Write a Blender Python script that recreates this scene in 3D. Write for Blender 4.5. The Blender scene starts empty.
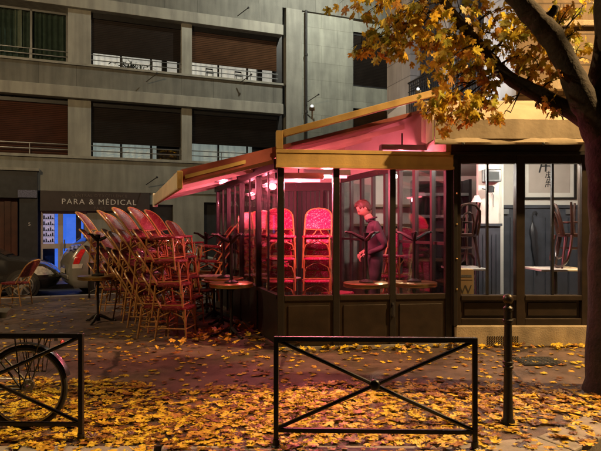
import bpy, bmesh, math, random
from mathutils import Vector, Matrix
R = math.radians
sc = bpy.context.scene
COL = sc.collection
random.seed(7)

# ------------------------------------------------------------------ camera
cam = bpy.data.cameras.new('camera'); camo = bpy.data.objects.new('camera', cam); COL.objects.link(camo)
EYE = 1.55
camo.location = (0, 0, EYE); camo.rotation_euler = (R(90), 0, 0)
cam.sensor_width = 36; cam.lens = 33.54; cam.shift_y = 0.0042
cam.clip_start = 0.05; cam.clip_end = 1200
sc.camera = camo

# ------------------------------------------------------------------ night sky, exposure
w = bpy.data.worlds.new('World'); sc.world = w; w.use_nodes = True
nt = w.node_tree
sky = nt.nodes.new('ShaderNodeTexSky'); sky.sky_type = 'NISHITA'; sky.sun_disc = False
sky.sun_elevation = R(1.0); sky.sun_rotation = R(200)
bg = nt.nodes['Background']; bg.inputs['Strength'].default_value = 0.006
nt.links.new(sky.outputs[0], bg.inputs[0])
vs = sc.view_settings
vs.view_transform = 'Standard'; vs.look = 'None'; vs.exposure = 0.0; vs.gamma = 1.0; vs.use_curve_mapping = False
sc.render.engine = 'CYCLES'
cy = sc.cycles
cy.use_denoising = True; cy.max_bounces = 7; cy.diffuse_bounces = 3; cy.glossy_bounces = 3
cy.transmission_bounces = 4; cy.transparent_max_bounces = 24; cy.caustics_reflective = False; cy.caustics_refractive = False
cy.sample_clamp_indirect = 4.0; cy.sample_clamp_direct = 0

def light(kind, name, loc, power, color, size=0.1, aim=None, spot=None, blend=0.4, parent=None, size_y=None):
    l = bpy.data.lights.new(name, kind); o = bpy.data.objects.new(name, l); COL.objects.link(o)
    l.energy = power; l.color = color
    if kind == 'AREA':
        l.size = size
        if size_y: l.shape = 'RECTANGLE'; l.size_y = size_y
    else: l.shadow_soft_size = size
    if spot: l.spot_size = R(spot); l.spot_blend = blend
    loc = Vector(loc)
    if aim is not None: o.rotation_euler = (Vector(aim) - loc).to_track_quat('-Z', 'Y').to_euler()
    if parent is not None:
        o.parent = parent; loc = loc - parent.location
    o.location = loc
    return o

SODIUM = (1.0, 0.63, 0.26); REDHEAT = (1.0, 0.16, 0.22); WHITE = (1.0, 0.93, 0.82); GREENISH = (1.0, 0.99, 0.82)
# the lamps' powers (each lamp is placed in its own builder below)
P_STREET = 8600; P_STREET_FAR = 380; P_STREET_LEFT = 1700; P_WALL = 1400; P_HEAT = 185; P_ROOM = 150; P_FLOOD = 85

# ------------------------------------------------------------------ materials
def M(name, col, rough=0.6, metal=0.0, var=0.18, scale=6.0, bump=0.0, bscale=40.0, spec=0.5, emit=None, estr=0.0, streak=0.0, coat=0.0):
    m = bpy.data.materials.new(name); m.use_nodes = True
    n = m.node_tree.nodes; L = m.node_tree.links; b = n['Principled BSDF']
    b.inputs['Roughness'].default_value = rough; b.inputs['Metallic'].default_value = metal
    b.inputs['Specular IOR Level'].default_value = spec; b.inputs['Coat Weight'].default_value = coat
    tc = n.new('ShaderNodeTexCoord')
    no = n.new('ShaderNodeTexNoise'); no.inputs['Scale'].default_value = scale; no.inputs['Detail'].default_value = 6
    L.new(tc.outputs['Object'], no.inputs['Vector'])
    rp = n.new('ShaderNodeValToRGB'); rp.color_ramp.elements[0].position = 0.3; rp.color_ramp.elements[1].position = 0.7
    rp.color_ramp.elements[0].color = [c * (1 - var) for c in col] + [1]
    rp.color_ramp.elements[1].color = [min(1, c * (1 + var)) for c in col] + [1]
    L.new(no.outputs['Fac'], rp.inputs['Fac'])
    out = rp.outputs['Color']
    if streak:
        mp = n.new('ShaderNodeMapping'); mp.inputs['Scale'].default_value = (2.4, 2.4, 0.30)
        L.new(tc.outputs['Object'], mp.inputs['Vector'])
        n2 = n.new('ShaderNodeTexNoise'); n2.inputs['Scale'].default_value = 2.2; n2.inputs['Detail'].default_value = 8
        L.new(mp.outputs[0], n2.inputs['Vector'])
        r2 = n.new('ShaderNodeValToRGB'); r2.color_ramp.elements[0].position = 0.38; r2.color_ramp.elements[1].position = 0.62
        r2.color_ramp.elements[0].color = (1 - streak, 1 - streak, 1 - streak * 0.95, 1); r2.color_ramp.elements[1].color = (1, 1, 1, 1)
        L.new(n2.outputs['Fac'], r2.inputs['Fac'])
        mx = n.new('ShaderNodeMixRGB'); mx.blend_type = 'MULTIPLY'; mx.inputs[0].default_value = 1
        L.new(out, mx.inputs[1]); L.new(r2.outputs['Color'], mx.inputs[2]); out = mx.outputs[0]
    L.new(out, b.inputs['Base Color'])
    if bump:
        nb = n.new('ShaderNodeTexNoise'); nb.inputs['Scale'].default_value = bscale; nb.inputs['Detail'].default_value = 4
        L.new(tc.outputs['Object'], nb.inputs['Vector'])
        bp = n.new('ShaderNodeBump'); bp.inputs['Strength'].default_value = bump; bp.inputs['Distance'].default_value = 0.01
        L.new(nb.outputs['Fac'], bp.inputs['Height']); L.new(bp.outputs[0], b.inputs['Normal'])
    if emit:
        b.inputs['Emission Color'].default_value = list(emit) + [1]; b.inputs['Emission Strength'].default_value = estr
    return m

def glass(name, tint=(0.92, 0.93, 0.92), gloss=0.09, rough=0.02):
    m = bpy.data.materials.new(name); m.use_nodes = True
    n = m.node_tree.nodes; L = m.node_tree.links; n.clear()
    o = n.new('ShaderNodeOutputMaterial'); t = n.new('ShaderNodeBsdfTransparent'); g = n.new('ShaderNodeBsdfGlossy')
    t.inputs[0].default_value = list(tint) + [1]; g.inputs['Roughness'].default_value = rough
    lw = n.new('ShaderNodeLayerWeight'); lw.inputs['Blend'].default_value = 0.25
    mr = n.new('ShaderNodeMapRange'); mr.inputs['To Min'].default_value = gloss * 0.5; mr.inputs['To Max'].default_value = 0.6
    L.new(lw.outputs['Fresnel'], mr.inputs['Value'])
    mx = n.new('ShaderNodeMixShader')
    L.new(mr.outputs[0], mx.inputs[0]); L.new(t.outputs[0], mx.inputs[1]); L.new(g.outputs[0], mx.inputs[2]); L.new(mx.outputs[0], o.inputs[0])
    return m

def leafmat(name, stops, trans=0.45, rough=0.5):
    m = bpy.data.materials.new(name); m.use_nodes = True
    n = m.node_tree.nodes; L = m.node_tree.links; n.clear()
    o = n.new('ShaderNodeOutputMaterial'); g = n.new('ShaderNodeNewGeometry'); rp = n.new('ShaderNodeValToRGB')
    while len(rp.color_ramp.elements) < len(stops): rp.color_ramp.elements.new(0.5)
    for e, (p, c) in zip(rp.color_ramp.elements, stops): e.position = p; e.color = list(c) + [1]
    L.new(g.outputs['Random Per Island'], rp.inputs['Fac'])
    tc = n.new('ShaderNodeTexCoord'); no = n.new('ShaderNodeTexNoise'); no.inputs['Scale'].default_value = 28
    L.new(tc.outputs['Object'], no.inputs['Vector'])
    r2 = n.new('ShaderNodeValToRGB'); r2.color_ramp.elements[0].position = 0.35; r2.color_ramp.elements[0].color = (0.5, 0.42, 0.35, 1)
    r2.color_ramp.elements[1].position = 0.55; r2.color_ramp.elements[1].color = (1, 1, 1, 1)
    L.new(no.outputs['Fac'], r2.inputs['Fac'])
    mu = n.new('ShaderNodeMixRGB'); mu.blend_type = 'MULTIPLY'; mu.inputs[0].default_value = 1
    L.new(rp.outputs[0], mu.inputs[1]); L.new(r2.outputs[0], mu.inputs[2])
    p = n.new('ShaderNodeBsdfPrincipled'); p.inputs['Roughness'].default_value = rough; p.inputs['Specular IOR Level'].default_value = 0.35
    t = n.new('ShaderNodeBsdfTranslucent'); mx = n.new('ShaderNodeMixShader'); mx.inputs[0].default_value = trans
    L.new(mu.outputs[0], p.inputs['Base Color']); L.new(mu.outputs[0], t.inputs[0])
    L.new(p.outputs[0], mx.inputs[1]); L.new(t.outputs[0], mx.inputs[2]); L.new(mx.outputs[0], o.inputs[0])
    return m

def weave(name, c1, c2, scale=60.0, rough=0.4):
    """woven plastic strands: small checks of two colours with a little relief"""
    m = M(name, c1, rough)
    n = m.node_tree.nodes; L = m.node_tree.links; b = n['Principled BSDF']
    tc = n.new('ShaderNodeTexCoord')
    vo = n.new('ShaderNodeTexVoronoi'); vo.inputs['Scale'].default_value = scale; vo.inputs['Randomness'].default_value = 0.25
    L.new(tc.outputs['Object'], vo.inputs['Vector'])
    rp = n.new('ShaderNodeValToRGB'); rp.color_ramp.interpolation = 'CONSTANT'
    rp.color_ramp.elements[0].color = list(c1) + [1]; rp.color_ramp.elements[1].position = 0.86; rp.color_ramp.elements[1].color = list(c2) + [1]
    se = n.new('ShaderNodeSeparateColor'); L.new(vo.outputs['Color'], se.inputs[0]); L.new(se.outputs[0], rp.inputs[0])
    L.new(rp.outputs[0], b.inputs['Base Color'])
    bp = n.new('ShaderNodeBump'); bp.inputs['Strength'].default_value = 0.5; bp.inputs['Distance'].default_value = 0.004
    L.new(vo.outputs['Distance'], bp.inputs['Height']); L.new(bp.outputs[0], b.inputs['Normal'])
    return m

def blocks(name, col, mortar, bw, bh, msize=0.006, var=0.12, rough=0.8, streak=0.35):
    """stone or concrete facing with joints; brick pattern in the object's own x-z plane"""
    m = M(name, col, rough, var=var, scale=2.5, bump=0.25, bscale=25, streak=streak)
    n = m.node_tree.nodes; L = m.node_tree.links; b = n['Principled BSDF']
    old = b.inputs['Base Color'].links[0].from_socket
    tc = n.new('ShaderNodeTexCoord'); mp = n.new('ShaderNodeMapping'); mp.inputs['Rotation'].default_value = (R(-90), 0, 0)
    L.new(tc.outputs['Object'], mp.inputs['Vector'])
    br = n.new('ShaderNodeTexBrick'); br.inputs['Scale'].default_value = 1; br.inputs['Brick Width'].default_value = bw; br.inputs['Row Height'].default_value = bh
    br.inputs['Mortar Size'].default_value = msize; br.inputs['Mortar Smooth'].default_value = 0.2
    br.inputs['Color1'].default_value = (1, 1, 1, 1); br.inputs['Color2'].default_value = (0.86, 0.86, 0.86, 1); br.inputs['Mortar'].default_value = list(mortar) + [1]
    L.new(mp.outputs[0], br.inputs['Vector'])
    mx = n.new('ShaderNodeMixRGB'); mx.blend_type = 'MULTIPLY'; mx.inputs[0].default_value = 1
    L.new(old, mx.inputs[1]); L.new(br.outputs['Color'], mx.inputs[2]); L.new(mx.outputs[0], b.inputs['Base Color'])
    return m

def slats(name, col, pitch, rough=0.45, var=0.2):
    """roller blind: horizontal slats as relief along z"""
    m = M(name, col, rough, var=var, scale=3)
    n = m.node_tree.nodes; L = m.node_tree.links; b = n['Principled BSDF']
    tc = n.new('ShaderNodeTexCoord'); wv = n.new('ShaderNodeTexWave'); wv.bands_direction = 'Z'; wv.wave_profile = 'SAW'
    wv.inputs['Scale'].default_value = 0.314 / pitch; L.new(tc.outputs['Object'], wv.inputs['Vector'])
    bp = n.new('ShaderNodeBump'); bp.inputs['Strength'].default_value = 1.0; bp.inputs['Distance'].default_value = 0.03
    old = b.inputs['Base Color'].links[0].from_socket; r3 = n.new('ShaderNodeValToRGB'); r3.color_ramp.elements[0].position = 0.12; r3.color_ramp.elements[0].color = (.18, .18, .18, 1); r3.color_ramp.elements[1].position = 0.4
    mx = n.new('ShaderNodeMixRGB'); mx.blend_type = 'MULTIPLY'; mx.inputs[0].default_value = 1; L.new(wv.outputs['Fac'], r3.inputs['Fac']); L.new(old, mx.inputs[1]); L.new(r3.outputs[0], mx.inputs[2]); L.new(mx.outputs[0], b.inputs['Base Color'])
    L.new(wv.outputs['Fac'], bp.inputs['Height']); L.new(bp.outputs[0], b.inputs['Normal'])
    return m

def canvasmat(name, col, tr):
    m = M(name, col, 0.85, var=0.14, scale=5, bump=0.2, bscale=25); n = m.node_tree.nodes; L = m.node_tree.links; b = n['Principled BSDF']
    t = n.new('ShaderNodeBsdfTranslucent'); mx = n.new('ShaderNodeMixShader'); mx.inputs[0].default_value = tr
    L.new(b.inputs['Base Color'].links[0].from_socket, t.inputs[0]); L.new(b.outputs[0], mx.inputs[1]); L.new(t.outputs[0], mx.inputs[2]); L.new(mx.outputs[0], n['Material Output'].inputs[0])
    return m
def paving():
    m = M('asphalt_paving', (0.14, 0.092, 0.074), 0.44, var=0.45, scale=1.1, bump=0.6, bscale=120)
    n = m.node_tree.nodes; L = m.node_tree.links; b = n['Principled BSDF']; old = b.inputs['Base Color'].links[0].from_socket
    tc = n.new('ShaderNodeTexCoord')
    def mul(fac_socket, lo, p0, p1):
        nonlocal old
        r = n.new('ShaderNodeValToRGB'); r.color_ramp.elements[0].position = p0; r.color_ramp.elements[0].color = (lo, lo, lo, 1); r.color_ramp.elements[1].position = p1
        L.new(fac_socket, r.inputs[0]); mx = n.new('ShaderNodeMixRGB'); mx.blend_type = 'MULTIPLY'; mx.inputs[0].default_value = 1
        L.new(old, mx.inputs[1]); L.new(r.outputs[0], mx.inputs[2]); old = mx.outputs[0]
    no = n.new('ShaderNodeTexNoise'); no.inputs['Scale'].default_value = 3.5; no.inputs['Detail'].default_value = 9; no.inputs['Roughness'].default_value = .75; L.new(tc.outputs['Object'], no.inputs['Vector']); mul(no.outputs['Fac'], .45, .40, .58)
    vo = n.new('ShaderNodeTexVoronoi'); vo.feature = 'DISTANCE_TO_EDGE'; vo.inputs['Scale'].default_value = .42
    n2 = n.new('ShaderNodeTexNoise'); n2.inputs['Scale'].default_value = 2.0; ad = n.new('ShaderNodeMixRGB'); ad.inputs[0].default_value = .18
    L.new(tc.outputs['Object'], n2.inputs['Vector']); L.new(tc.outputs['Object'], ad.inputs[1]); L.new(n2.outputs['Color'], ad.inputs[2]); L.new(ad.outputs[0], vo.inputs['Vector']); mul(vo.outputs['Distance'], .3, .004, .012)
    sp = n.new('ShaderNodeTexNoise'); sp.inputs['Scale'].default_value = 140; sp.inputs['Detail'].default_value = 2; L.new(tc.outputs['Object'], sp.inputs['Vector']); mul(sp.outputs['Fac'], .6, .42, .55)
    L.new(old, b.inputs['Base Color']); return m
m_asphalt = paving()
m_road = M('road_asphalt', (0.05, 0.05, 0.052), 0.55, var=0.3, scale=1.2, bump=0.5, bscale=90)
m_kerb = M('granite_kerb', (0.24, 0.21, 0.19), 0.7, var=0.25, scale=9, bump=0.4, bscale=70)
m_concrete = M('facade_concrete', (0.30, 0.30, 0.265), 0.85, var=0.14, scale=1.6, bump=0.3, bscale=30, streak=0.22)
m_conc_panel = blocks('concrete_panels', (0.21, 0.21, 0.185), (0.45, 0.45, 0.45), 1.05, 4.0, 0.006, streak=0.26)
m_conc_blocks = blocks('stone_panels', (0.36, 0.37, 0.32), (0.62, 0.62, 0.60), 1.25, 0.62, 0.007, streak=0.25)
m_band = M('pale_concrete_band', (0.38, 0.375, 0.33), 0.85, var=0.1, scale=2, bump=0.2, streak=0.25)
m_blind_dark = slats('dark_blind', (0.035, 0.027, 0.023), 0.055)
m_blind_brown = slats('brown_blind', (0.13, 0.065, 0.035), 0.06, rough=0.28)
m_blind_red = slats('red_brown_blind', (0.12, 0.045, 0.03), 0.055)
m_metal_dark = M('dark_painted_metal', (0.03, 0.03, 0.032), 0.45, var=0.2)
m_metal_grey = M('grey_aluminium', (0.30, 0.31, 0.32), 0.35, 0.7, var=0.1)
m_pane_dark = glass('window_glass', (0.75, 0.8, 0.78), 0.10)
m_glass = glass('clear_glass', (0.94, 0.95, 0.95), 0.06)
m_film = glass('clear_film', (0.80, 0.80, 0.80), 0.10, 0.12)
m_curtain = M('white_curtain', (0.7, 0.68, 0.6), 0.9, var=0.08)
m_curtain_lit = M('lit_curtain', (0.7, 0.68, 0.6), 0.9, var=0.1, emit=(1.0, 0.93, 0.78), estr=0.42)
m_curtain_dim = M('dim_lit_curtain', (0.7, 0.68, 0.6), 0.9, var=0.1, emit=(0.86, 1.0, 0.9), estr=0.20)
m_curtain_dark = M('green_grey_curtain', (0.22, 0.27, 0.24), 0.9, var=0.2)
m_black = M('black_interior', (0.012, 0.012, 0.013), 0.7, var=0.2)
m_iron = M('black_iron', (0.022, 0.02, 0.019), 0.38, 0.4, var=0.3, scale=30, bump=0.15, bscale=160)
m_brown_wood = M('brown_shopfront_paint', (0.021, 0.0135, 0.009), 0.4, var=0.4, scale=5, bump=0.1, bscale=60)
m_black_frame = M('black_frame_paint', (0.013, 0.011, 0.010), 0.38, var=0.2, bump=0.08)
m_ochre = M('ochre_painted_beam', (0.52, 0.34, 0.12), 0.6, var=0.14, scale=5, bump=0.15, bscale=50, streak=0.15)
m_cream = M('cream_canvas', (0.44, 0.36, 0.26), 0.85, var=0.12, scale=4, bump=0.25, bscale=18, streak=0.12)
m_redcanvas = canvasmat('red_awning_canvas', (0.45, 0.27, 0.24), 0.4)
m_flap = canvasmat('dark_red_flap', (0.34, 0.085, 0.075), 0.3)
m_pinkcanvas = M('pale_awning_lining', (0.62, 0.50, 0.46), 0.85, var=0.08)
m_valance = M('beige_front_bar', (0.55, 0.46, 0.34), 0.7, var=0.12)
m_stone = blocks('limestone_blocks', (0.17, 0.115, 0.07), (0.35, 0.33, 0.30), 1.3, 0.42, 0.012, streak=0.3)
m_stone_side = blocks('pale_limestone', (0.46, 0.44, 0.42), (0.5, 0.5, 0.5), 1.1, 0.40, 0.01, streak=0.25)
m_plinth = M('stone_plinth', (0.36, 0.29, 0.20), 0.75, var=0.2, scale=6, bump=0.4, bscale=50, streak=0.2)
m_rattan = M('varnished_rattan', (0.40, 0.20, 0.07), 0.3, var=0.25, scale=14, bump=0.2, bscale=80, coat=0.3)
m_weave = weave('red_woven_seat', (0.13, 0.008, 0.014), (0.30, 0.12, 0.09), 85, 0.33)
m_weave_lit = weave('red_woven_seat_lit', (0.42, 0.012, 0.085), (0.62, 0.34, 0.36), 85, 0.33)  # lit copy of the red weave, heater glow mixed into its colour
m_marble = M('pale_table_top', (0.60, 0.55, 0.52), 0.25, var=0.12, scale=9)
m_brass = M('brass_rim', (0.62, 0.45, 0.18), 0.28, 1.0, var=0.1)
m_bark = M('plane_bark', (0.022, 0.015, 0.011), 0.9, var=0.6, scale=9, bump=1.0, bscale=28, streak=0.4)
m_crown = leafmat('maple_leaves', [(0.0, (0.66, 0.42, 0.05)), (0.4, (0.75, 0.56, 0.07)), (0.6, (0.50, 0.46, 0.07)), (0.8, (0.34, 0.36, 0.06)), (0.9, (0.50, 0.26, 0.05)), (1.0, (0.30, 0.14, 0.03))], 0.5)
m_fallen = leafmat('fallen_maple_leaves', [(0.0, (0.70, 0.46, 0.04)), (0.38, (0.80, 0.58, 0.05)), (0.55, (0.60, 0.34, 0.04)), (0.72, (0.36, 0.15, 0.035)), (0.86, (0.20, 0.085, 0.03)), (1.0, (0.09, 0.045, 0.025))], 0.12, 0.38)

# ------------------------------------------------------------------ mesh builder
class MB:
    def __init__(s): s.v = []; s.f = []
    def add(s, vs, fs):
        o = len(s.v); s.v += [tuple(v) for v in vs]; s.f += [tuple(i + o for i in f) for f in fs]
    def box(s, c, d, rz=0.0, M4=None):
        x, y, z = [q / 2 for q in d]
        vs = [Vector((a * x, b * y, e * z)) for a in (-1, 1) for b in (-1, 1) for e in (-1, 1)]
        if rz: m = Matrix.Rotation(rz, 3, 'Z'); vs = [m @ v for v in vs]
        if M4 is not None: vs = [M4 @ v for v in vs]
        vs = [v + Vector(c) for v in vs]
        s.add(vs, [(0, 1, 3, 2), (4, 6, 7, 5), (0, 4, 5, 1), (2, 3, 7, 6), (0, 2, 6, 4), (1, 5, 7, 3)])
        return s
    def bb(s, x0, x1, y0, y1, z0, z1):
        return s.box(((x0 + x1) / 2, (y0 + y1) / 2, (z0 + z1) / 2), (abs(x1 - x0), abs(y1 - y0), abs(z1 - z0)))
    def beam(s, p0, p1, wd, ht, up=(0, 0, 1)):
        p0 = Vector(p0); p1 = Vector(p1); a = (p1 - p0); L = a.length; a.normalize(); u = Vector(up)
        if abs(a.dot(u)) > 0.98: u = Vector((1, 0, 0))
        r = a.cross(u).normalized(); u = r.cross(a)
        vs = []
        for t in (p0, p1):
            for i, j in ((-1, -1), (1, -1), (1, 1), (-1, 1)): vs.append(t + r * (i * wd / 2) + u * (j * ht / 2))
        s.add(vs, [(3, 2, 1, 0), (4, 5, 6, 7), (0, 1, 5, 4), (1, 2, 6, 5), (2, 3, 7, 6), (3, 0, 4, 7)])
        return s
    def wall(s, p0, p1, z0, z1, th):
        a = Vector((p0[0], p0[1], (z0 + z1) / 2)); b = Vector((p1[0], p1[1], (z0 + z1) / 2))
        return s.beam(a, b, th, z1 - z0)
    def tube(s, pts, rad, n=8, closed=False, cap=True):
        pts = [Vector(p) for p in pts]; k = len(pts)
        if not isinstance(rad, (list, tuple)): rad = [rad] * k
        rings = []; prev = None
        for i in range(k):
            if closed: t = pts[(i + 1) % k] - pts[i - 1]
            else: t = pts[min(i + 1, k - 1)] - pts[max(i - 1, 0)]
            t.normalize()
            if prev is None:
                u = Vector((0, 0, 1)) if abs(t.z) < 0.9 else Vector((1, 0, 0)); u = (u - t * u.dot(t)).normalized()
            else: u = (prev - t * prev.dot(t)).normalized()
            prev = u; v = t.cross(u)
            rings.append([pts[i] + (u * math.cos(2 * math.pi * j / n) + v * math.sin(2 * math.pi * j / n)) * rad[i] for j in range(n)])
        vs = [q for r in rings for q in r]; fs = []
        for i in range(k if closed else k - 1):
            a = i * n; b = ((i + 1) % k) * n
            for j in range(n): fs.append((a + j, a + (j + 1) % n, b + (j + 1) % n, b + j))
        if not closed and cap: fs.append(tuple(range(n - 1, -1, -1))); fs.append(tuple((k - 1) * n + j for j in range(n)))
        s.add(vs, fs); return s
    def lathe(s, prof, c=(0, 0, 0), n=24, axis='Z'):
        vs = []; fs = []; k = len(prof)
        for r, z in prof:
            for j in range(n):
                a = 2 * math.pi * j / n; p = (r * math.cos(a), r * math.sin(a), z)
                if axis == 'Y': p = (p[0], p[2], p[1])
                if axis == 'X': p = (p[2], p[0], p[1])
                vs.append((p[0] + c[0], p[1] + c[1], p[2] + c[2]))
        for i in range(k - 1):
            for j in range(n): fs.append((i * n + j, i * n + (j + 1) % n, (i + 1) * n + (j + 1) % n, (i + 1) * n + j))
        fs.append(tuple(range(n - 1, -1, -1))); fs.append(tuple((k - 1) * n + j for j in range(n)))
        s.add(vs, fs); return s
    def prism(s, poly, ax, d0, d1):
        """polygon in two axes, extruded along the third: ax 'X','Y' or 'Z'"""
        def P(a, b, d): return (d, a, b) if ax == 'X' else ((a, d, b) if ax == 'Y' else (a, b, d))
        k = len(poly); vs = [P(a, b, d0) for a, b in poly] + [P(a, b, d1) for a, b in poly]
        fs = [tuple(range(k - 1, -1, -1)), tuple(range(k, 2 * k))] + [(i, (i + 1) % k, (i + 1) % k + k, i + k) for i in range(k)]
        s.add(vs, fs); return s
    def sheet(s, rows):
        m = len(rows[0]); s.add([p for r in rows for p in r],
            [(i * m + j, i * m + j + 1, (i + 1) * m + j + 1, (i + 1) * m + j) for i in range(len(rows) - 1) for j in range(m - 1)]); return s
    def ball(s, c, r, n=10, sq=(1, 1, 1)):
        prof = [(math.sin(math.pi * i / n) * r + 1e-5, -math.cos(math.pi * i / n) * r) for i in range(n + 1)]
        o = len(s.v); s.lathe(prof, (0, 0, 0), n * 2)
        s.v[o:] = [(v[0] * sq[0] + c[0], v[1] * sq[1] + c[1], v[2] * sq[2] + c[2]) for v in s.v[o:]]
        return s
    def build(s, name, mat, parent=None, world=False, frame=None, smooth=35, solid=0.0, bevel=0.0):
        me = bpy.data.meshes.new(name)
        vs = s.v
        pl = Vector((0, 0, 0))
        if parent is not None:
            q = parent
            while q is not None: pl = pl + q.location; q = q.parent
        if world and frame is None: vs = [(v[0] - pl.x, v[1] - pl.y, v[2] - pl.z) for v in vs]
        me.from_pydata(vs, [], s.f); me.validate()
        bm = bmesh.new(); bm.from_mesh(me); bmesh.ops.recalc_face_normals(bm, faces=bm.faces)
        if smooth:
            lim = R(smooth)
            for f in bm.faces: f.smooth = True
            for e in bm.edges:
                if len(e.link_faces) != 2 or e.calc_face_angle(0) > lim: e.smooth = False
        bm.to_mesh(me); bm.free()
        for mm in (mat if isinstance(mat, (list, tuple)) else [mat]): me.materials.append(mm)
        o = bpy.data.objects.new(name, me); COL.objects.link(o)
        if frame is not None:
            o.location = Vector(frame[0]) - pl; o.rotation_euler = (0, 0, frame[1])
        if parent is not None: o.parent = parent
        if solid:
            md = o.modifiers.new('thickness', 'SOLIDIFY'); md.thickness = solid; md.offset = 0
        if bevel:
            md = o.modifiers.new('bevel', 'BEVEL'); md.width = bevel; md.segments = 2; md.limit_method = 'ANGLE'; md.angle_limit = R(40)
        return o

def thing(name, label, cat, loc=(0, 0, 0), rotz=0.0, group=None):
    o = bpy.data.objects.new(name, None); COL.objects.link(o); o.empty_display_size = 0.2
    o.location = loc; o.rotation_euler = (0, 0, rotz)
    return tag(o, label, cat, group)
def tag(o, label, cat, group=None):
    o['label'] = label; o['category'] = cat
    if group: o['group'] = group
    return o
def struct(o): o['kind'] = 'structure'; return o
def dup(root, loc, rot=(0, 0, 0), label=None, group=None, scale=None):
    r = root.copy(); COL.objects.link(r); r.location = loc; r.rotation_euler = rot
    if scale: r.scale = (scale, scale, scale)
    if label: r['label'] = label
    if group: r['group'] = group
    for ch in list(root.children):
        c = ch.copy(); COL.objects.link(c); c.parent = r
        for g in list(ch.children):
            d = g.copy(); COL.objects.link(d); d.parent = c
    return r
def text(body, size, mat, parent, loc, rot, name='lettering', extrude=0.004, align='CENTER', spacing=1.0):
    cu = bpy.data.curves.new('t', 'FONT'); cu.body = body; cu.size = size; cu.extrude = extrude; cu.align_x = align; cu.align_y = 'CENTER'; cu.space_character = spacing
    cu.resolution_u = 3
    o = bpy.data.objects.new('t', cu); COL.objects.link(o)
    dg = bpy.context.evaluated_depsgraph_get(); me = bpy.data.meshes.new_from_object(o.evaluated_get(dg))
    bpy.data.objects.remove(o); me.materials.clear(); me.materials.append(mat)
    r = bpy.data.objects.new(name, me); COL.objects.link(r); r.parent = parent; r.location = loc; r.rotation_euler = rot
    return r

# ------------------------------------------------------------------ plan of the place
F = 560.0
def at(px, py, Y): return Vector(((px - 300.5) / F * Y, Y, EYE - (py - 228) / F * Y))
A = Vector((-0.29, 7.10, 0))                # front street corner of the veranda
B = Vector((1.965, 7.36, 0))                # where the veranda front meets the shopfront
SD = Vector((-0.306, 0.952, 0))             # direction of the side street
ROT_S = math.atan2(SD.y, SD.x)              # frame: x along the side, y outwards to the street
ROT_F = math.atan2(B.y - A.y, B.x - A.x)    # frame: x along the front, y inwards
OB = Vector((-6.8, 17.0, 0)); ROT_B = math.atan2(0.365, 0.931)   # facade over the road: x along it, y into the building
BD = Vector((0.931, 0.365, 0))

# ------------------------------------------------------------------ ground, road, kerbs
g = MB(); g.add([(-300, -300, -0.13), (300, -300, -0.13), (300, 300, -0.13), (-300, 300, -0.13)], [(0, 1, 2, 3)])
struct(g.build('road', m_road, smooth=0))
near = [(-14, 3.72), (-6, 3.70), (1.05, 3.70), (1.9, 3.89), (3.0, 4.75), (6.0, 7.3), (9, 10)]
inner = [(-14, 4.00), (-6, 3.98), (0.98, 3.98), (1.75, 4.15), (2.80, 4.98), (5.8, 7.53), (8.8, 10.2)]
k0 = Vector((-5.63, 12.6, 0))
fa = k0 - BD * 12; fb = k0 + BD * 26
poly = inner + [(fb.x, fb.y), (fa.x, fa.y)]
g = MB(); g.prism(poly, 'Z', -0.2, 0.0); struct(g.build('pavement', m_asphalt, smooth=0))
g = MB()
n = 0
for i in range(len(near) - 1):       # kerb stones, each with a fine joint
    a, b, c, d = [Vector((*p, 0)) for p in (near[i], near[i + 1], inner[i + 1], inner[i])]
    k = max(1, round((b - a).length / 1.0))
    for j in range(k):
        t0, t1 = j / k + 0.004, (j + 1) / k - 0.004
        q = [a.lerp(b, t0), a.lerp(b, t1), d.lerp(c, t1), d.lerp(c, t0)]
        g.prism([(p.x, p.y) for p in q], 'Z', -0.25, 0.006)
struct(g.build('kerb', m_kerb, smooth=0, bevel=0.012))
g = MB(); nrm = Vector((BD.y, -BD.x, 0))
for j in range(38):
    a = fa + BD * (j + 0.005); b = fa + BD * (j + 0.995)
    q = [a, b, b - nrm * 0.22, a - nrm * 0.22]; q = [p + nrm * 0.0 for p in q]
    g.prism([(p.x, p.y) for p in q], 'Z', -0.25, 0.005)
struct(g.build('kerb', m_kerb, smooth=0))
fp0 = OB - BD * 14 + nrm * 1.5; fp1 = OB + BD * 26 + nrm * 1.5
g = MB(); q = [fp0, fp1, fp1 - nrm * 9, fp0 - nrm * 9]
g.prism([(p.x, p.y) for p in q], 'Z', -0.2, 0.0); struct(g.build('far_pavement', m_asphalt, smooth=0))
# cast-iron cover let into the pavement
t = thing('manhole_cover', 'dark square metal cover set in the pavement before the shopfront', 'manhole cover', (2.75, 6.5, 0), 0.06)
MB().bb(-.24, .24, -.2, .2, 0.001, 0.010).build('frame', m_iron, t)
c = MB().bb(-.21, .21, -.17, .17, 0.006, 0.014)
for i in range(6):
    for j in range(5): c.box((-.175 + i * .07, -.13 + j * .065, .016), (.04, .03, .006))
c.build('plate', m_metal_dark, t, smooth=0)
# ------------------------------------------------------------------ concrete apartment building over the road
b1 = thing('apartment_building', 'grey concrete apartment building with dark roller blinds and balcony strips over the road', 'building', OB, ROT_B)
UL, UR = -9.0, 26.0
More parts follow.
